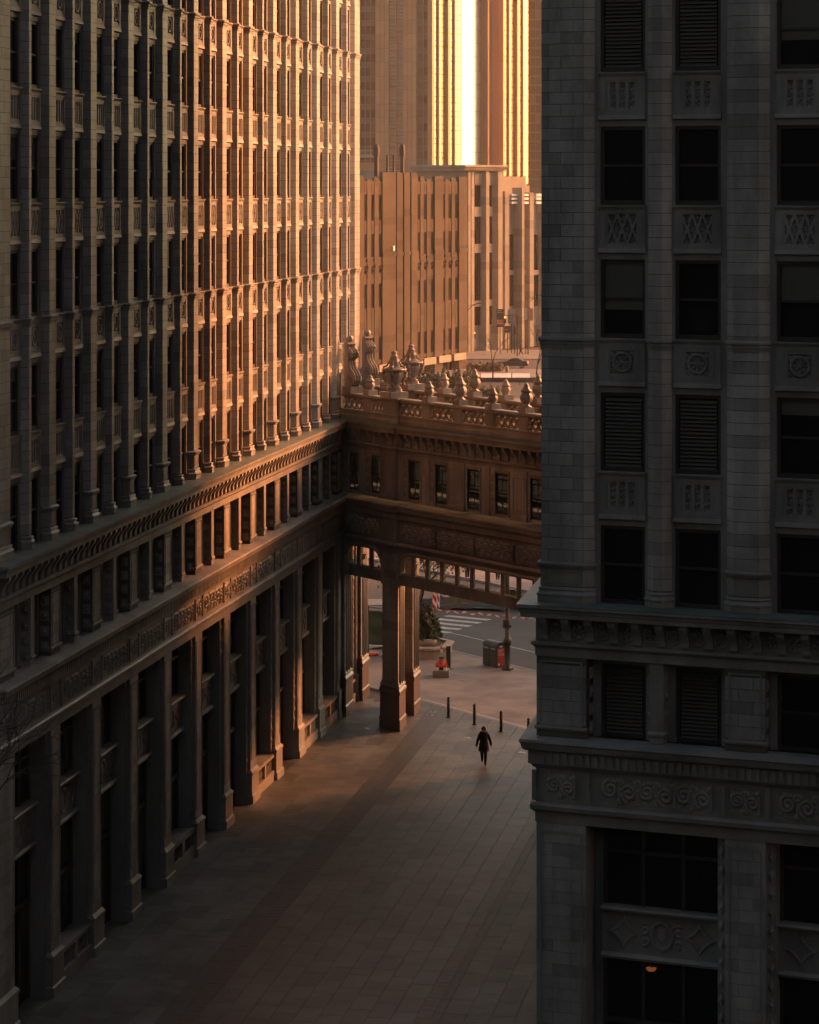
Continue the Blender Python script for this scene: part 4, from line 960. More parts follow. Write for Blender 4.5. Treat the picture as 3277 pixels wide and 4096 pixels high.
# red and white barricades
RW = stripes('red_white_stripes', (0.55, 0.03, 0.02), (0.78, 0.76, 0.73), 2.2, 1.0, 0.75)
def barricade(loc, rz, w, h, label, group='red and white barricades'):
    o = empty('barricade', loc, rz); n = 1 if h > w else 2
    for i in range(n):
        z0 = 0.12 if n == 1 else 0.35 + i * 0.45
        MB().box(-w / 2, w / 2, -0.02, 0.02, z0, h if n == 1 else z0 + 0.28).build('board', RW, o)
    for s in (-1, 1): MB().box(s * w * 0.4 - 0.03, s * w * 0.4 + 0.03, 0.021, 0.05, 0, h).build('leg', WHITEP, o)
    MB().box(-w / 2 - 0.05, w / 2 + 0.05, -0.2, 0.2, 0.0, 0.06).build('foot', IRON, o)
    MB().lathe([(0.09, 0.0), (0.10, 0.08), (0.06, 0.18)], 10, (0, 0.0), z=h).build('warning_lamp', ORANGE, o)
    return tag(o, label, 'barricade', group)
barricade(G(1739, 2441, ZR), R(-8), 0.26, 1.2, 'upright red and white striped panel left of the tarpaulin heap')
barricade(G(1752, 2436, ZR), R(-50), 0.26, 1.2, 'second upright striped panel standing close behind the first')
barricade(G(1795, 2424, ZR), R(-10), 1.5, 1.1, 'wide red and white barrier board behind the tarpaulin heap')
barricade(G(1836, 2415, ZR), R(15), 1.3, 1.1, 'wide striped barrier board at the right of the barricade row')
TAPE = stripes('barrier_tape', (0.5, 0.05, 0.03), (0.7, 0.66, 0.6), 2.0, 1.0, 0.0)
tp = MB(); A = G(1690, 2447); Bp = G(2135, 2486)
n = 40
for i in range(n):
    a, c = A.lerp(Bp, i / n), A.lerp(Bp, (i + 1) / n); za, zc = 0.16 + 0.06 * math.sin(i * 1.3), 0.16 + 0.06 * math.sin((i + 1) * 1.3)
    tp.add([(a.x, a.y, za - 0.04), (c.x, c.y, zc - 0.04), (c.x, c.y, zc + 0.04), (a.x, a.y, za + 0.04), (a.x, a.y + 0.03, za - 0.04), (c.x, c.y + 0.03, zc - 0.04), (c.x, c.y + 0.03, zc + 0.04), (a.x, a.y + 0.03, za + 0.04)], [(0, 1, 2, 3), (4, 7, 6, 5), (3, 2, 6, 7), (0, 4, 5, 1)])
tag(tp.build('barrier_tape', TAPE), 'red and white barrier tape strung low along the tarpaulin heap', 'tape')
tag(slab_poly([G(1300, 2392), G(1530, 2392), G(1530, 2416), G(1300, 2416)], -0.098, -0.07, 'gravel_strip', KERB, 'structure'))
# ------------------------------------------------------------------ people
SKIN = plain('skin', (0.42, 0.25, 0.17), rough=0.5); HAIR = plain('dark_hair', (0.02, 0.015, 0.012), rough=0.6); COAT = plain('black_coat', (0.012, 0.015, 0.015), rough=0.85)
TROUS = plain('dark_trousers', (0.012, 0.012, 0.014), rough=0.85); FUR = plain('brown_fur', (0.07, 0.05, 0.035), rough=0.95); BOOT = plain('black_boot', (0.01, 0.01, 0.01), rough=0.45)
def skin_mesh(verts, edges, radii, name, mats, root=0, sub=2):
    me = bpy.data.meshes.new(name); me.from_pydata(verts, edges, []); o = bpy.data.objects.new(name, me); COL.objects.link(o)
    o.modifiers.new('s', 'SKIN'); sv = me.skin_vertices[0].data
    for i, r in enumerate(radii): sv[i].radius = (r, r) if not isinstance(r, tuple) else r
    sv[root].use_root = True
    ss = o.modifiers.new('u', 'SUBSURF'); ss.levels = sub; ss.render_levels = sub
    dg = bpy.context.evaluated_depsgraph_get(); m2 = bpy.data.meshes.new_from_object(o.evaluated_get(dg))
    bpy.data.objects.remove(o); m2.name = name; m2.materials.clear()
    for m in mats: m2.materials.append(m)
    m2.polygons.foreach_set('use_smooth', [True] * len(m2.polygons)); return m2
def person(loc, rz, h, label, stride=0.0, coat=True, coatmat=COAT, trous=TROUS, hair=HAIR, group=None, arm_out=0.09):
    o = empty('person', loc, rz); k = h / 1.72                    # faces local -y
    V = []; E = []; Rr = []
    def v(x, y, z, r): V.append((x * k, y * k, z * k)); Rr.append(r * k); return len(V) - 1
    def ch(*ids):
        for a, b in zip(ids[:-1], ids[1:]): E.append((a, b))
    pel = v(0, 0, 0.95, 0.15); wai = v(0, 0, 1.10, 0.135); che = v(0, 0.0, 1.30, 0.155); nek = v(0, 0.0, 1.46, 0.06); hd0 = v(0, -0.01, 1.53, 0.065); hd1 = v(0, -0.02, 1.60, 0.092); hd2 = v(0, -0.01, 1.68, 0.075)
    ch(pel, wai, che, nek, hd0, hd1, hd2)
    for s in (-1, 1):
        f = stride * s
        hip = v(0.09 * s, 0, 0.88, 0.115); kn = v(0.085 * s, -0.10 * max(f, 0) * 2 - 0.02, 0.49, 0.085)
        an = v(0.075 * s, -0.26 * f if f > 0 else -0.30 * f, 0.10 + (0.14 if f < 0 else 0), 0.062)
        to = v(0.08 * s, an and (V[an][1] / k - 0.13), 0.045 + (0.06 if f < 0 else 0), 0.04); he = v(0.075 * s, V[an][1] / k + 0.04, 0.045 + (0.16 if f < 0 else 0), 0.042)
        ch(pel, hip, kn, an, to); ch(an, he)
        sh = v(0.17 * s, 0, 1.39, 0.07); el = v((0.23 + arm_out * .5) * s, 0.03 + 0.06 * f, 1.12, 0.052); wr = v((0.24 + arm_out) * s, -0.02 + 0.14 * f, 0.88, 0.034)
        pm_ = v((0.245 + arm_out) * s, -0.03 + 0.15 * f, 0.82, 0.032)
        ch(che, sh, el, wr, pm_)
        for j in range(4):
            a = v((0.247 + arm_out) * s, -0.062 + 0.022 * j + 0.15 * f, 0.765, 0.0095); b_ = v((0.240 + arm_out) * s, -0.066 + 0.022 * j + 0.15 * f, 0.715 + (0.012 if j in (0, 3) else 0), 0.0085); ch(pm_, a, b_)
        a = v((0.235 + arm_out) * s, -0.075 + 0.15 * f, 0.80, 0.011); b_ = v((0.225 + arm_out) * s, -0.095 + 0.15 * f, 0.765, 0.010); ch(pm_, a, b_)
    me = skin_mesh(V, E, Rr, 'body', [trous, SKIN, coatmat, BOOT])
    for p in me.polygons:
        z = p.center.z / k; x = abs(p.center.x) / k
        p.material_index = 1 if z > 1.43 or (x > 0.22 and z < 0.86) else (2 if z > 0.98 or x > 0.2 else (3 if z < 0.22 else 0))
    bd = inst(me, 'body', o)
    hr = MB(); hr.lathe([(0.098 * k, 1.56 * k), (0.112 * k, 1.60 * k), (0.112 * k, 1.66 * k), (0.085 * k, 1.72 * k), (0.03 * k, 1.755 * k)], 14, (0, 0.022 * k)); hr.build('hair', hair, o, smooth=True)
    fc = MB().lathe([(0.004, 0), (0.018 * k, 0.006), (0.010 * k, 0.045 * k)], 6, (0, -0.108 * k), z=1.585 * k).build('nose', SKIN, bd)
    for s in (-1, 1): MB().lathe([(0.002, 0), (0.012 * k, 0.008), (0.002, 0.016)], 6, (s * 0.036 * k, -0.098 * k), z=1.622 * k).build('eye', HAIR, bd)
    if coat:
        b = MB(); rings = [(0.62, 0.245, 0.20), (0.80, 0.235, 0.185), (1.00, 0.20, 0.165), (1.12, 0.185, 0.15), (1.28, 0.205, 0.165), (1.40, 0.185, 0.14), (1.47, 0.10, 0.095)]
        n = 20; vs = [(rx * k * math.cos(2 * math.pi * i / n), ry * k * math.sin(2 * math.pi * i / n) + 0.0, z * k) for (z, rx, ry) in rings for i in range(n)]
        b.add(vs, [(j * n + i, j * n + (i + 1) % n, (j + 1) * n + (i + 1) % n, (j + 1) * n + i) for j in range(len(rings) - 1) for i in range(n)])
        ct = b.build('coat', coatmat, o, smooth=True)
        ff = MB(); ff.torus((0, 0.03 * k, 1.475 * k), 0.15 * k, 0.05 * k, 18, 8, axis='z'); ff.build('fur_hood', FUR, ct, smooth=True)
        for z in (0.78, 0.92, 1.06, 1.2, 1.33): MB().lathe([(0.012, 0), (0.012, 0.01)], 6).build('button', STEEL, ct, (0.05 * k, -0.20 * k if z < 0.9 else -0.175 * k, z * k))
        for s in (-1, 1):
            f = stride * s
            MB().tube([(0.165 * s * k, 0, 1.39 * k), ((0.23 + arm_out * .5) * s * k, (0.03 + 0.06 * f) * k, 1.12 * k), ((0.24 + arm_out) * s * k, (-0.02 + 0.14 * f) * k, 0.885 * k)], [0.085 * k, 0.068 * k, 0.055 * k], 10).build('sleeve', coatmat, ct, smooth=True)
    return tag(o, label, 'person', group)
person(Vector((3.39, 129.95, ZP)), R(-3), 1.72, 'person in a long black hooded coat walking across the plaza towards the bridge front', stride=0.8)
person(G(1870, 2311, 0.036), R(200), 1.80, 'person in dark trousers standing on the far pavement, seen under the bridge beam', coat=False, coatmat=plain('grey_jacket', (0.06, 0.06, 0.065)))
person(G(1992, 2321, 0.036), R(190), 1.55, 'smaller person in dark leggings on the far pavement beside the thin post', coat=False, coatmat=plain('brown_jacket', (0.08, 0.05, 0.035)))
person(G(2085, 1421, 0.03), R(-90), 1.72, 'tiny hazy figure striding along the distant street behind the finials', stride=1.0)
# ------------------------------------------------------------------ far buildings
class FR:
    def __init__(s, pxa, Ya, pxb, Yb):
        s.A = Vector(((pxa - CX) * Ya / F_PX, Ya)); s.B = Vector(((pxb - CX) * Yb / F_PX, Yb))
        s.L = (s.B - s.A).length; s.d = (s.B - s.A) / s.L; s.rz = math.atan2(s.d.y, s.d.x)
    def x(s, px):
        k = (px - CX) / F_PX; return (k * s.A.y - s.A.x) / (s.d.x - k * s.d.y)
    def z(s, py, px): return HC - (py - HY) * (s.A.y + s.d.y * s.x(px)) / F_PX
    def empty(s, name): return empty(name, (s.A.x, s.A.y, 0), s.rz)
TAN = stone('tan_limestone', (0.105, 0.080, 0.062), var=0.26, spec=0.05, rough=0.8, stain=0.3, scale=0.25, bump=0)
PALE = stone('pale_limestone', (0.33, 0.275, 0.22), var=0.24, rough=0.75, stain=0.3, scale=0.25, bump=0)
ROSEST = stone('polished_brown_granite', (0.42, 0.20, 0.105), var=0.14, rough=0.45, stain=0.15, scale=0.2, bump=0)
FGLASS = plain('far_window_glass', (0.014, 0.013, 0.012), rough=0.6, var=0.5, spec=0.0)
MIRROR = plain('coated_mirror_glass', (0.97, 0.97, 0.97), rough=0.42, metal=1.0, var=0.06)
GOLDM = plain('gold_mirror_glass', (0.55, 0.42, 0.26), rough=0.36, metal=1.0, var=0.25)
CURT = plain('curtained_glass', (0.06, 0.046, 0.036), rough=0.6, var=0.5, spec=0.05)
f1 = FR(1400, 375.0, 1868, 414.0)
b1 = f1.empty('stone_building'); tag(b1, 'tan limestone office building with vertical window strips beyond the bridge', 'building')
X = f1.x; XR = X(1866); zp = 27.6
MB().box(0, XR, 0.30, 30, 0, zp - 0.3).build('wall', TAN, b1)
WINC = [(1457, 1470), (1486, 1499), (1516, 1529), (1670, 1683), (1696, 1709), (1724, 1737), (1770, 1782), (1795, 1808), (1821, 1834)]
ROWS = [(21.8, 25.3), (16.9, 20.0), (10.1, 13.3), (3.0, 6.1)]
ed = [0.0]
for a, c in WINC[:3]: ed += [X(a), X(c)]
ed += [X(1541)]
piers1 = [(0.0, X(1457), 0.0), (X(1470), X(1486), .05), (X(1499), X(1516), .05), (X(1529), X(1585) - .25, -.05)]
for a, c in ((1585, 1614), (1614, 1643), (1643, 1670)): piers1.append((X(a) + .25 if a != 1670 else X(a), X(c) - (.25 if c != 1670 else 0), 0.0))
piers1 += [(X(1683), X(1696), .05), (X(1709), X(1724), .05), (X(1737), X(1770), -.1), (X(1782), X(1795), .05), (X(1808), X(1821), .05), (X(1834), XR, -.1)]
for i, (a, c, y) in enumerate(piers1):
    top = zp + (0.7 if 3 <= i <= 6 else random.uniform(-0.3, 0.2) if y > 0 else 0.2)
    p = MB().box(a, c, y, 0.31, 0, top).build('pier', TAN, b1)
    for q in range(23):                              # ashlar courses
        z0 = 3.0 + q * 1.07
        if z0 + 1.07 < top: MB().box(a + 0.01, c - 0.01, y - 0.03, y + 0.02, z0 + 0.02, z0 + 1.05).build('block', TAN, p)
    if y > 0: MB().box(a - 0.25, c + 0.25, y - 0.15, 0.3, 16.3, 16.7).build('bracket', TAN, p)
    elif 0 < i: MB().box(a - 0.1, c + 0.1, y - 0.15, 0.3, 16.9, 17.4).build('capital', TAN, p)
PM1 = {}
for (a, c) in WINC:
    x0, x1 = X(a), X(c); w = x1 - x0
    for (z0, z1) in ROWS:
        o = MB().box(x0, x1, 0.16, 0.26, z0, z1).build('window', FGLASS, b1)
        for q in range(3):
            h = (z1 - z0) / 3; MB().box(x0 + .03, x1 - .03, 0.13, 0.15, z0 + q * h + .04, z0 + (q + 1) * h - .04).build('pane', FGLASS, o)
    for z0, z1 in ((25.3, zp - 0.5), (20.0, 21.8), (13.3, 16.9), (6.1, 10.1), (2.5, 3.0)):
        s_ = MB().box(x0, x1, 0.09, 0.31, z0, z1)
        o = s_.build('spandrel', TAN, b1)
        if z1 == 16.9:
            MB().field(x0 + 0.05, x1 - 0.05, 13.9, 16.2, H_scroll(1.2, 2.2, 14, 24, 1, amp=0.2) * 1.5 + 0.02, 0.085).build('ornament', TAN, o)
        elif z1 - z0 > 1.5:
            MB().box(x0 + w * .25, x1 - w * .25, 0.06, 0.091, z0 + .3, z1 - .3).build('raised_panel', TAN, o)
for i in range(7):
    a = X(1445 + i * 60); c = X(1445 + i * 60 + 48)
    o = MB().box(a, c, -0.5, 0.0, 1.4, 2.35).build('shop_fascia', PALE, b1)
    MB().box(a + .2, c - .2, -0.05, 0.0, 0.2, 1.38).build('shop_window', FGLASS, b1)
MB().box(X(1568), X(1573), -0.25, -0.08, 17.6, 18.3).build('wall_sign', WHITEP, b1)  # small white sign on the wall, gives no light
for i, (px, w, y0, y1) in enumerate(((1539, 14, 577, 692), (1642, 12, 577, 692), (1582, 7, 620, 692), (1608, 7, 620, 692))):
    a = X(px); hw = w / 2 * 400 / F_PX
    zt = f1.z(y0, px); zb = f1.z(y1, px) - 0.4
    b = MB().box(-hw, hw, -hw, hw, 0, zt - zb)
    if w > 8: b.box(-hw * 1.5, hw * 1.5, -hw * 1.5, hw * 1.5, (zt - zb) * .62, (zt - zb) * .92)
    wp = Vector((f1.A.x, f1.A.y, 0)) + Vector((f1.d.x, f1.d.y, 0)) * a + Vector((-f1.d.y, f1.d.x, 0)) * 1.2
    o = b.build('rooftop_mast', plain('rusted_mast', (0.035, 0.018, 0.012), rough=.8), None, (wp.x, wp.y, zb), f1.rz)
    tag(o, ('thick rusty mast at the left on the tan building roof', 'thick rusty mast at the right on the tan building roof', 'thin left post between the two thick roof masts', 'thin right post between the two thick roof masts')[i], 'mast', 'masts on the tan roof')
# terrace block behind, left
ft = FR(1380, 560.0, 1512, 560.0); bt = ft.empty('terrace_building'); tag(bt, 'low terrace building with white slab edges and railing at the foot of the tower', 'building')
MB().box(0, ft.x(1502), 0.5, 20, 0, ft.z(650, 1450)).build('wall', ROSEST, bt)
for y0, y1 in ((618, 630), (674, 682)): MB().box(0, ft.x(1502), -0.6, 0.5, ft.z(y1, 1450), ft.z(y0, 1450)).build('slab_edge', PALE, bt)
for i in range(10): MB().box(ft.x(1442 + i * 5.5), ft.x(1442 + i * 5.5) + .08, -0.5, -0.42, ft.z(618, 1450), ft.z(601, 1450)).build('baluster', PALE, bt)
MB().box(ft.x(1440), ft.x(1494), -0.52, -0.40, ft.z(602, 1450), ft.z(599, 1450)).build('rail', PALE, bt)
# glass and granite tower
TZ = 98.0
tw = empty('glass_tower', (0, 0, 0)); tag(tw, 'brown granite tower with louvre strip and sun-bright mirror glass side', 'building')
fa = FR(1420, 652.0, 1718, 648.0); fb = FR(1718, 648.0, 1845, 662.3); fc_ = FR(1845, 662.3, 1925, 671.7); fd = FR(1925, 671.7, 1952, 670.3)
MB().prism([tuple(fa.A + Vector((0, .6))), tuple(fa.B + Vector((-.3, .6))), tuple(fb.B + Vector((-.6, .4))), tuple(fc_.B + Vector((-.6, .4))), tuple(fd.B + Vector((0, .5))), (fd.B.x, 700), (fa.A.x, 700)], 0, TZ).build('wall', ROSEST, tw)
def fbox(fr, x0, x1, y0, y1, z0, z1, name, mat, par):
    o = MB().box(x0, x1, y0, y1, z0, z1).build(name, mat, par, (fr.A.x, fr.A.y, 0), fr.rz); return o
FLT = 3.19
xa = fa.x
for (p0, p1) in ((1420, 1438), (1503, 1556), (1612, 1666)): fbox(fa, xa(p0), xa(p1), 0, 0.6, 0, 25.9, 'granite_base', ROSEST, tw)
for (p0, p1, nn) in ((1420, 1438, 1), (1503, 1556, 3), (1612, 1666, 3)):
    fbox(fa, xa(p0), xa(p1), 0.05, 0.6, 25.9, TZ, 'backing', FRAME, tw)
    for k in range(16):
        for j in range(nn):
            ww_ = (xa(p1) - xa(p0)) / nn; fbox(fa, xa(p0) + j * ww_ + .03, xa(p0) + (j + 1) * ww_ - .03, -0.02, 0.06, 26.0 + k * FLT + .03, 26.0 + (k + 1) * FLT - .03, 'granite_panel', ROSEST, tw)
fbox(fa, xa(1583), xa(1586), -0.15, 0.6, 0, TZ, 'rib', ROSEST, tw)
for k in range(60):
    z = 29.6 + k * 0.80
    if z > 76: break
    for (p0, p1) in ((1557, 1582), (1587, 1611)): 
        o = MB().xprism([(0.1, z), (0.1, z + .30), (0.5, z + .46), (0.5, z + .16)], xa(p0), xa(p1)).build('louvre_blade', PALE, tw, (fa.A.x, fa.A.y, 0), fa.rz)
for (p0, p1, n) in ((1439, 1502, 3), (1667, 1717, 2)):
    x0, x1 = xa(p0), xa(p1); w = (x1 - x0) / n
    for k in range(18):
        z = 26.0 + k * FLT
        if z > 76: break
        o = fbox(fa, x0, x1, 0.30, 0.55, z + FLT * .66, z + FLT, 'spandrel', FRAME, tw)
        for j in range(n): fbox(fa, x0 + j * w + .06, x0 + (j + 1) * w - .06, 0.40, 0.5, z + .06, z + FLT * .66 - .05, 'window', CURT if (j + k) % 2 == 0 and j == n - 1 or (j == 0 and n == 2) else FGLASS, tw)
    for j in range(n + 1): fbox(fa, x0 + j * w - .05, x0 + j * w + .05, 0.25, 0.55, 0, TZ, 'mullion', ROSEST, tw)
def lit_side(fr, par, p0, p1, cols, zlo, zhi, solid=0.0):
    x0, x1 = fr.x(p0), fr.x(p1); L = x1 - x0; w = L / cols
    for j in range(cols):
        a = x0 + j * w; pw = w * (0.12 if j % 2 else 0.22)
        fbox(fr, a, a + pw, -0.35 if j % 2 else -0.7, 0.5, 0, TZ, 'pier', PALE if j % 2 else ROSEST, par)
        z = zlo
        while z < min(zhi, 76):
            for q in range(2):
                s = (w - pw) / 2
                for (h0, h1) in ((.03, .58), (.64, .97)): fbox(fr, a + pw + q * s + .10, a + pw + (q + 1) * s - .10, 0.10, 0.22, z + FLT * h0, z + FLT * h1, 'window', GOLDM, par)
            fbox(fr, a + pw + .02, a + w - .02, 0.04, 0.3, z - FLT * .025, z + FLT * .025, 'spandrel', PALE, par)
            z += FLT
lit_side(fb, tw, 1718, 1845, 4, 31.0, 80)
fbox(fb, 0.2, fb.L, -0.1, 0.4, 0, 30.6, 'base', PALE, tw)
for k in range(16):
    z = 31.2 + k * FLT
    if z > 76: break
    fbox(fc_, 0.1, fc_.L - 0.1, 0.0, 0.2, z + .03, z + FLT - .03, 'window', MIRROR, tw)
fbox(fc_, 0.1, fc_.L - .1, -0.05, 0.2, 0, 31.0, 'base', PALE, tw)
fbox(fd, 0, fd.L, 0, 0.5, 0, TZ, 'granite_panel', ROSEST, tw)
t2 = empty('glass_tower', (0, 0, 0)); tag(t2, 'slimmer tower behind with bright striped glass next to the right office block', 'building')
ff_ = FR(1945, 712.0, 2002, 708.0); fg = FR(2002, 708.0, 2116, 722.0)
MB().prism([tuple(ff_.A + Vector((0, .6))), tuple(ff_.B + Vector((-.3, .6))), tuple(fg.B + Vector((-.6, .4))), (fg.B.x, 760), (ff_.A.x, 760)], 0, TZ).build('wall', ROSEST, t2)
fbox(ff_, 0, ff_.x(1962), -0.4, 0.5, 0, TZ, 'pier', PALE, t2)
for k in range(16):
    z = 27.5 + k * FLT
    if z > 76: break
    for j in range(3):
        w = (ff_.L - ff_.x(1966)) / 3; fbox(ff_, ff_.x(1966) + j * w + .1, ff_.x(1966) + (j + 1) * w - .1, 0.3, 0.5, z, z + FLT * .8, 'window', CURT, t2)
lit_side(fg, t2, 2003, 2115, 4, 27.0, 80)
fbox(fg, 0.2, fg.L, -0.2, 0.4, 0, 26.6, 'base', PALE, t2)
t3 = FR(2080, 790.0, 2300, 790.0); b3 = t3.empty('dark_tower'); tag(b3, 'far dark glass tower just left of the right office block edge', 'building')
MB().box(0, t3.L, 0.3, 30, 0, TZ + 2).build('wall', FRAME, b3)
for k in range(22):
    z = 26 + k * 2.6
    if z > 82: break
    for j in range(6): MB().box(t3.x(2105) + j * 1.35, t3.x(2105) + j * 1.35 + 1.2, 0.1, 0.25, z, z + 2.2).build('window', CURT if (k * 7 + j * 3) % 11 == 0 else FGLASS, b3)
# art-deco building with fluted piers
f2 = FR(1846, 452.0, 2230, 475.0); b2 = f2.empty('deco_building'); tag(b2, 'pale stepped art deco building with tall fluted piers beyond the street', 'building')
x2 = f2.x
def z2(py, px=1950): return f2.z(py, px)
MB().box(x2(1866), x2(2012), 0.8, 22, 0, z2(684)).build('wall', PALE, b2)
MB().box(x2(2012), x2(2225), 0.8, 22, 0, z2(775, 2080)).build('side_wall', PALE, b2)
MB().sweep([(x2(1852), 10), (x2(1852), -0.3), (x2(2010), -0.3), (x2(2010), 10)], [(-0.4, z2(684)), (0.1, z2(684)), (0.35, z2(672)), (0.5, z2(668)), (0.5, z2(660)), (-0.4, z2(660))]).build('crown_cornice', PALE, b2)
MB().box(x2(1853), x2(2009), 0.1, 10, z2(684), z2(660) - 0.05).build('crown_core', PALE, b2)
for i in range(22): MB().box(x2(1856 + i * 7), x2(1856 + i * 7) + .18, -0.62, -0.45, z2(682), z2(669)).build('fluting', PALE, b2)
def flute(p0, p1, y, top, name='pier'):
    a, c = x2(p0), x2(p1); w = c - a; b = MB()
    b.prism([(a, 0.8), (a + w * .22, y), (c - w * .22, y), (c, 0.8)], 0, top); o = b.build(name, PALE, b2)
    for q in range(int(top / 1.3)): MB().prism([(a - .02, 0.78), (a + w * .22, y - .03), (c - w * .22, y - .03), (c + .02, 0.78)], q * 1.3 + .03, q * 1.3 + 1.27).build('block', PALE, o)
    return o
for (p0, p1, y) in ((1866, 1882, -.2), (1884, 1904, 0.1), (1934, 1956, -.3), (1980, 2011, -.3)): flute(p0, p1, y, z2(684))
flute(2012, 2042, -0.1, z2(765, 2020)); flute(2066, 2083, -0.9, z2(750, 2075), 'fin_pier'); flute(2111, 2140, -0.1, z2(770, 2120)); flute(2165, 2200, -0.1, z2(790, 2180))
for (p0, p1) in ((1905, 1933), (1957, 1979)):
    a, c = x2(p0), x2(p1)
    for (y0, y1) in ((741, 826), (866, 974), (1011, 1200), (1225, 1300)):
        o = MB().box(a, a + .1, 0.5, 0.75, z2(y1), z2(y0)).box(c - .1, c, 0.5, 0.75, z2(y1), z2(y0)).build('window', FRAME, b2)
        for q in range(3): w = (c - a) / 3; MB().box(a + q * w + .06, a + (q + 1) * w - .06, 0.62, 0.7, z2(y1), z2(y0)).build('pane', FGLASS, o)
    for (y0, y1) in ((827, 865), (975, 1010), (1201, 1224)): MB().box(a, c, 0.3, 0.79, z2(y1), z2(y0)).build('spandrel', PALE, b2)
    for q in range(5): MB().box(a + q * (c - a) / 5 + .05, a + (q + .6) * (c - a) / 5 + .05, 0.2, 0.79, z2(735), z2(690)).build('crown_fin', PALE, b2)
for (p0, p1) in ((2043, 2065), (2084, 2110), (2142, 2164)):
    a, c = x2(p0), x2(p1); pm = (p0 + p1) / 2
    for (y0, y1) in ((938, 1080), (1100, 1225)):
        o = MB().box(a, a + .1, 0.5, 0.75, z2(y1, pm), z2(y0, pm)).box(c - .1, c, 0.5, 0.75, z2(y1, pm), z2(y0, pm)).build('window', FRAME, b2)
        for q in range(2): w = (c - a) / 2; MB().box(a + q * w + .06, a + (q + 1) * w - .06, 0.62, 0.7, z2(y1, pm), z2(y0, pm)).build('pane', FGLASS, o)
    MB().box(a, c, 0.35, 0.79, z2(1099, pm), z2(1081, pm)).build('spandrel', PALE, b2)
    for y in (775, 790, 806): MB().box(a, c, -0.25, 0.79, z2(y + 9, pm), z2(y, pm)).build('white_louvre', WHITEP, b2)
MB().box(x2(2115), x2(2225), 6, 18, z2(775, 2140), z2(705, 2140)).build('penthouse', PALE, b2)
# ------------------------------------------------------------------ unseen dark buildings added round the viewpoint to block sky light
for (x0, x1, y0, y1, h, lab) in ((-85, 6, -75, -8, 40, 'low dark unseen building added behind the viewpoint to cut sky light'), (6.5, 110, -75, -8, 92, 'tall dark unseen building added behind the viewpoint at right to cut sky light'), (-95, -24, -4, 62, 85, 'dark unseen building added left of the viewpoint to cut sky light')):
    o = empty('added_dark_building', ((x0 + x1) / 2, (y0 + y1) / 2, ZR)); hx, hy = (x1 - x0) / 2, (y1 - y0) / 2
    MB().box(-hx, hx, -hy, hy, 0, h).build('wall', FRAME, o); MB().box(-hx - .5, hx + .5, -hy - .5, hy + .5, h, h + 1.2).build('cornice', FRAME, o)
    tag(o, lab, 'building')
o = empty('added_corner_building', (66.0, 190.0, ZR), R(90 - SUN_AZ) - R(90))       # unseen building added right of the frame to dim low sun near the ground
MB().box(-34, 34, 0, 24, 0, 31.5).build('wall', TAN, o); MB().box(-34.5, 34.5, -0.5, 24.5, 31.5, 32.5).build('cornice', TAN, o)
for i in range(14):
    for k in range(7): MB().box(-33 + i * 4.8, -30.6 + i * 4.8, -0.06, -0.01, 3 + k * 4.1, 5.6 + k * 4.1).build('window', FGLASS, o)
tag(o, 'unseen tan corner building added beyond the right edge to dim the low sun', 'building')
# ------------------------------------------------------------------ far street
def road_patch(y0, y1, name, mat, z, pxa=1300, pxb=2250): return slab_poly([G(pxa, y0), G(pxb, y0), G(pxb, y1), G(pxa, y1)], ZR + 0.0005, ZR + z, name, mat)
road_patch(1436, 1400, 'pavement', CONCRETE, 0.13)
road_patch(1519, 1476, 'pavement', CONCRETE, 0.13)
slab_poly([G(1925, 1515), G(2120, 1515), G(2120, 1495), G(1925, 1495)], ZR + 0.131, ZR + 0.15, 'snow_strip', SNOW)
road_patch(1660, 1592, 'pavement', CONCRETE, 0.13)
lw_ = MB().box(-12, 14, -0.2, 0.2, 0, 0.55).build('low_wall', TAN, None, G(1960, 1528, ZR), 0.0); tag(lw_, 'long low stone wall along the snow strip in the haze', 'wall')
rl = empty('railing', G(1960, 1541, ZR)); tag(rl, 'thin dark railing along the distant road edge', 'railing')
for z in (0.5, 1.0): MB().tube([(-12, 0, z), (12, 0, z)], 0.035, 6).build('rail', IRON, rl)
for i in range(13): MB().tube([(-12 + i * 2, 0, 0), (-12 + i * 2, 0, 1.05)], 0.04, 6).build('post', IRON, rl)
def hedge(loc, sx, sy, sz, n, mat, label, seed): 
    rnd = random.Random(seed); o = empty('hedge', loc); b = MB(); st = MB()
    for i in range(n):
        x = rnd.uniform(-1, 1); y = rnd.uniform(-1, 1); top = sz * (0.78 + 0.22 * math.sin(x * 9 + seed) * math.cos(x * 23)); z = top * (1 - abs(rnd.gauss(0, 0.35))) if rnd.random() < .7 else rnd.uniform(0, top)
        if z < 0: continue
        t = Vector((x * sx, y * sy, z)); a = Vector((rnd.uniform(-1, 1), rnd.uniform(-1, 1), rnd.uniform(-1, 1))).normalized(); bb = a.orthogonal().normalized(); s = rnd.uniform(.08, .22)
        b.add([t - a * s, t + bb * s * .6, t + a * s, t - bb * s * .6], [(0, 1, 2, 3)])
    b.build('foliage', mat, o, kind='stuff')
    for i in range(int(sx * 1.6)): x = rnd.uniform(-.95, .95) * sx; st.tube([(x, 0, 0), (x + rnd.uniform(-.3, .3), 0, sz * .7)], [.06, .02], 5)
    st.build('stem', BARK, o); tag(o, label, 'hedge')
hedge(W(1775, 1560, 362) * Vector((1, 1, 0)) + Vector((0, 0, ZR)), 3.4, 1.6, 3.6, 5200, EVERG, 'dense dark hedge behind the finials left of the haze', 2)
hedge(W(1925, 1560, 352) * Vector((1, 1, 0)) + Vector((0, 0, ZR)), 2.2, 1.2, 1.9, 2600, EVERG, 'lower dark hedge behind the middle finials', 3)
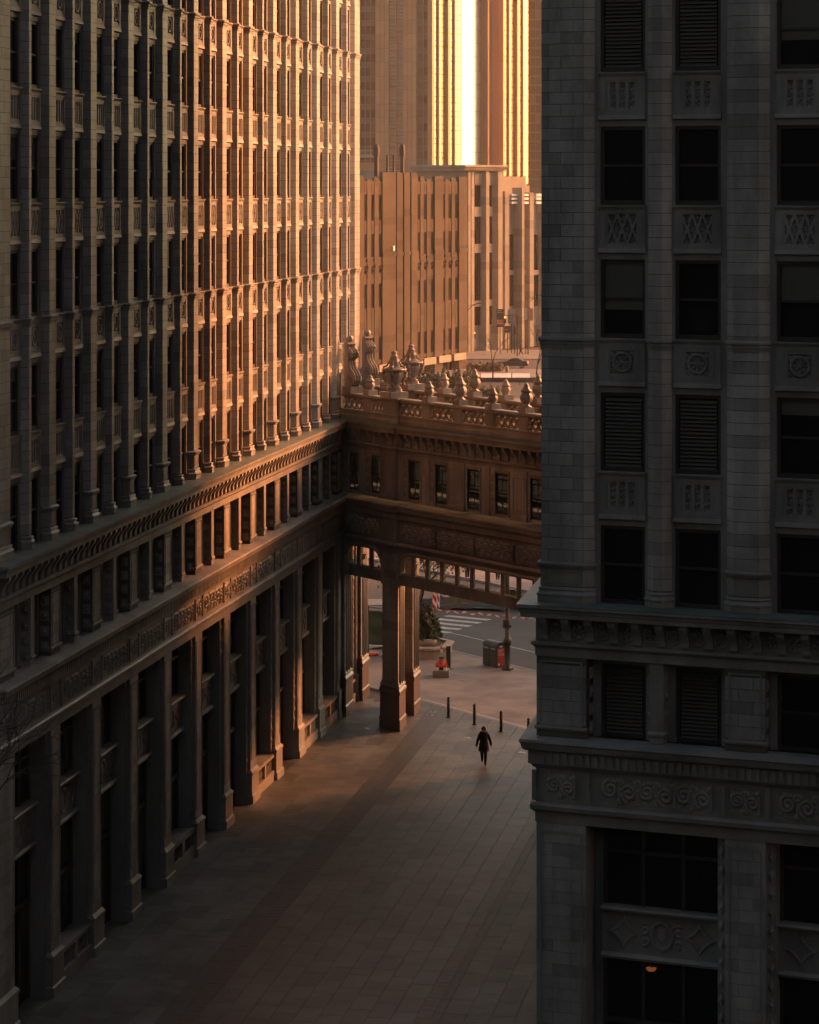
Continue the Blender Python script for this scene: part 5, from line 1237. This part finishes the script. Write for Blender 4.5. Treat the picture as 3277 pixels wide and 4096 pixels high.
hedge(G(1940, 1488, ZR), 2.6, 0.9, 1.5, 2400, LEAFB, 'brown winter hedge in front of the distant car', 4)
tree('bare_tree', G(1972, 1519, ZR), 6.6, 'thin bare young tree in the haze in front of the white van', seed=21, depth=5, spread=.55)
tree('bare_tree', G(2149, 1527, ZR), 7.4, 'thin bare young tree beside the right office block edge', seed=22, depth=5, spread=.6)
tree('leafy_tree', G(1922, 1396, ZR), 6.0, 'round brown-leaved tree in front of the deco building', leaves=1600, leafmat=LEAFB, seed=23, depth=5, spread=.8, leafsize=.22)
# car
def car(loc, rz, label):
    o = empty('parked_car', loc, rz); PA = plain('dark_car_paint', (0.02, 0.022, 0.024), rough=.25)
    prof = [(-2.25, .35), (-2.28, .62), (-2.15, .80), (-1.5, .92), (-.85, .98), (-.25, 1.36), (.35, 1.45), (1.0, 1.40), (1.65, 1.08), (2.15, 1.02), (2.27, .80), (2.25, .38)]
    b = MB(); n = len(prof)
    rings = [(-.86, .94), (-.90, 1.0), (-.6, 1.0), (.6, 1.0), (.90, 1.0), (.86, .94)]
    vs = []
    for (y, s) in rings:
        for (x, z) in prof: vs.append((x * s, y * (1 - .22 * max(0, z - 1.0) / .45 * (abs(y) > .7)), .35 + (z - .35) * (s if z > .6 else 1)))
    b.add(vs, [(j * n + i, (j + 1) * n + i, (j + 1) * n + (i + 1) % n, j * n + (i + 1) % n) for j in range(len(rings) - 1) for i in range(n)] + [tuple(range(n)), tuple(len(rings) * n - 1 - i for i in range(n))])
    b.build('body', PA, o, smooth=False)
    for s in (-1, 1):
        MB().yprism([(-.72, 1.0), (-.22, 1.30), (.35, 1.38), (.95, 1.33), (1.4, 1.05)], s * .875 - .02, s * .875 + .02).build('side_window', FGLASS, o)
        for x in (-1.4, 1.38):
            w = MB(); w.torus((0, 0, 0), .25, .085, 18, 8); w = w.build('wheel', plain('tyre', (.015, .015, .015), rough=.8), o, (x, s * .80, .335)); MB().lathe([(.17, -.04), (.17, .04)], 12).build('rim', STEEL, w).rotation_euler = (R(90), 0, 0)
        MB().box(2.20, 2.31, s * .62 - .16, s * .62 + .16, .72, .88).build('tail_light', glow('tail_lamp', (1.0, .06, .02), 6.0), o)
        MB().box(-2.30, -2.20, s * .62 - .16, s * .62 + .16, .62, .74).build('headlight', WHITEP, o)
    tag(o, label, 'car')
car(G(2050, 1472, ZR + .001), R(-4), 'dark saloon car with lit red tail lamps on the distant street')
v = empty('box_van', G(1950, 1392, ZR), R(-30)); tag(v, 'small box van with brown side and white rear parked in the haze', 'van')
MB().box(-3.2, 0, -.95, .95, .55, 2.65).build('box', TAN, v); MB().box(0.001, .05, -.93, .93, .58, 2.62).build('rear_door', WHITEP, v)
MB().yprism([(-4.7, .5), (-4.75, 1.2), (-4.2, 1.9), (-3.21, 1.95), (-3.21, .5)], -.88, .88).build('cab', WHITEP, v)
for x in (-4.1, -.8):
    for s in (-1, 1): MB().torus((0, 0, 0), .27, .1, 16, 6).build('wheel', IRON, v, (x, s * .85, .37))
# signs
rt2 = (R(90), 0, 0)
def sign(name, px0, px1, y0, y1, Y, col, lines, label, post=True, tcol=None):
    a = W(px0, y1, Y); c = W(px1, y0, Y); o = empty(name, (a.x, Y, ZR)); w = c.x - a.x; z0, z1 = a.z - ZR, c.z - ZR
    MB().box(0, w, 0, .15, z0, z1).build('panel', col, o)
    if post: MB().box(w / 2 - .06, w / 2 + .06, .16, .28, 0, z1).build('post', IRON, o)
    for (s, rx, rz_, sz) in lines: text(s, sz * w, tcol or CREAM, o, (rx * w, -.004, z0 + rz_ * (z1 - z0)), rt2, ext=.004)
    tag(o, label, 'sign'); return o
DARKS = plain('dark_sign_board', (.03, .028, .028), rough=.5)
sg = sign('car_park_sign', 1986, 2016, 1236, 1308, 449.0, DARKS, [('PUBLIC', .1, .88, .2), ('PARKING', .08, .78, .2), ('$46', .22, .12, .52)], 'tall dark car park sign reading SELF PARK and the price 46')
a_ = W(1986, 1280, 448.9); MB().box(.02, 1.15, -.02, -.002, 3.62 + 1.0, 3.62 + 1.95).build('red_band', REDT, sg)
text('SELF\nPARK', .42, CREAM, sg, (.08, -.025, 3.62 + 1.52), rt2, ext=.003)
sg = sign('car_park_sign', 2031, 2062, 1238, 1294, 450.5, plain('grey_sign_board', (.30, .28, .26), rough=.6), [('PUBLIC', .1, .52, .2), ('SELF', .15, .30, .30), ('PARK', .15, .06, .30)], 'pale car park sign reading PUBLIC SELF PARK right of the dark one', tcol=DARKS)
text('24', .3, WHITEP, sg, (.85, -.02, 5.9), rt2); MB().box(.72, 1.2, -.012, -.002, 5.75, 6.25).build('red_band', REDT, sg)
sign('price_board', 2019, 2042, 1304, 1330, 449.5, DARKS, [('10', .1, .3, .45)], 'small dark price board low between the two car park signs')
POST1 = plain('poster_pale', (.5, .42, .36), rough=.6); POST2 = plain('poster_orange', (.55, .20, .08), rough=.6)
sign('banner', 2097, 2111, 1232, 1278, 448.0, POST1, [], 'pale vertical banner hanging on the street pole at right', True)
sign('banner', 2117, 2132, 1233, 1282, 448.2, POST2, [], 'orange vertical banner beside the pale one at right', False)
sign('parking_notice', 2044, 2052, 1482, 1496, 391.0, WHITEP, [], 'small white notice on a thin post by the snow strip')
# signals and street lights
def signal(loc, h, label, lit=True, arm=None):
    o = empty('traffic_signal', loc); MB().lathe([(.12, 0), (.10, .3), (.08, h)], 10).build('pole', IRON, o)
    ex = arm or 0.0
    if arm: MB().tube([(0, 0, h - .4), (arm * .5, 0, h - .2), (arm, 0, h - .2)], .05, 6).build('arm', IRON, o)
    q = MB().box(ex - .2, ex + .2, -.18, .18, h - 1.5, h - .3).build('signal_head', IRON, o)
    for i, c in enumerate((glow('red_lamp', (1.0, .10, .03), 9.0) if lit else DARKS, DARKS, DARKS)): MB().lathe([(.13, -.02), (.13, .02)], 12).build('lamp', c, q, (ex, -.19, h - .52 - i * .38)).rotation_euler = (R(90), 0, 0)
    return tag(o, label, 'traffic light', 'distant traffic lights')
pA = G(2070, 1428, ZR); signal(pA, 6.7, 'tall traffic light with red lamp on an arm in front of the car park signs', True, arm=-1.9)
signal(G(1897, 1408, ZR), 3.6, 'short traffic light with red lamp left of the box van', True)
signal(G(2060, 1418, ZR), 4.6, 'unlit traffic light seen from the side near the striding figure', False)
def street_light(px, py, h, arm, label):
    o = empty('street_light', G(px, py, ZR)); MB().lathe([(.16, 0), (.10, .5), (.07, h)], 8).build('pole', IRON, o)
    MB().tube([(0, 0, h - 1.2), (arm * .4, 0, h - .5), (arm, 0, h)], .05, 6).build('arm', IRON, o); MB().tube([(0, 0, h - .4), (arm * .6, 0, h - .15), (arm, 0, h)], .035, 6).build('stay', IRON, o)
    MB().box(min(arm, arm * 1.35), max(arm, arm * 1.35), -.12, .12, h - .05, h + .1).build('lantern', IRON, o); tag(o, label, 'street light', 'distant street lights')
street_light(2113, 1420, 9.4, 2.0, 'distant street light with arm reaching to the right office block')
street_light(1868, 1424, 8.2, 1.6, 'distant street light with arm beside the tan building corner')
cb = empty('concrete_bollard', G(2029, 1490, ZR + .03)); MB().lathe([(.26, 0), (.26, .5), (.2, .75), (.12, .95), (.05, 1.0)], 12).build('body', PLST, cb); MB().lathe([(.3, 0), (.3, .08)], 12).build('foot', PLST, cb); tag(cb, 'pale concrete bollard in front of the distant dark car', 'bollard')
lo = empty('ceiling_lamp', right.matrix_basis @ Vector((3.05, 0.50, 4.72))); lo.rotation_euler = (0, 0, -RA)
MB().lathe([(0.03, 0.0), (0.10, 0.02), (0.14, 0.07), (0.15, 0.10)], 14).build('shade', glow('warm_lamp', (1.0, 0.35, 0.13), 0.05), lo); MB().lathe([(0.012, 0.10), (0.012, 0.30)], 6).build('stem', IRON, lo)
tag(lo, 'small lit half-round lamp inside the ground floor window of the right office block', 'lamp')
# ------------------------------------------------------------------ air
hz = MB().box(-430, 430, -130, 930, -1.6, 106).build('haze', None); hz.data.materials.clear()
hm = bpy.data.materials.new('haze_air'); hm.use_nodes = True; hn = hm.node_tree.nodes; hn.remove(hn['Principled BSDF'])
pvn = hn.new('ShaderNodeVolumePrincipled'); pvn.inputs['Color'].default_value = (0.95, 0.92, 0.88, 1); pvn.inputs['Density'].default_value = HAZE; pvn.inputs['Anisotropy'].default_value = 0.55
hm.node_tree.links.new(pvn.outputs[0], hn['Material Output'].inputs['Volume']); hz.data.materials.append(hm); tag(hz, 'pale even haze filling the air of the whole scene', 'haze', kind='stuff')
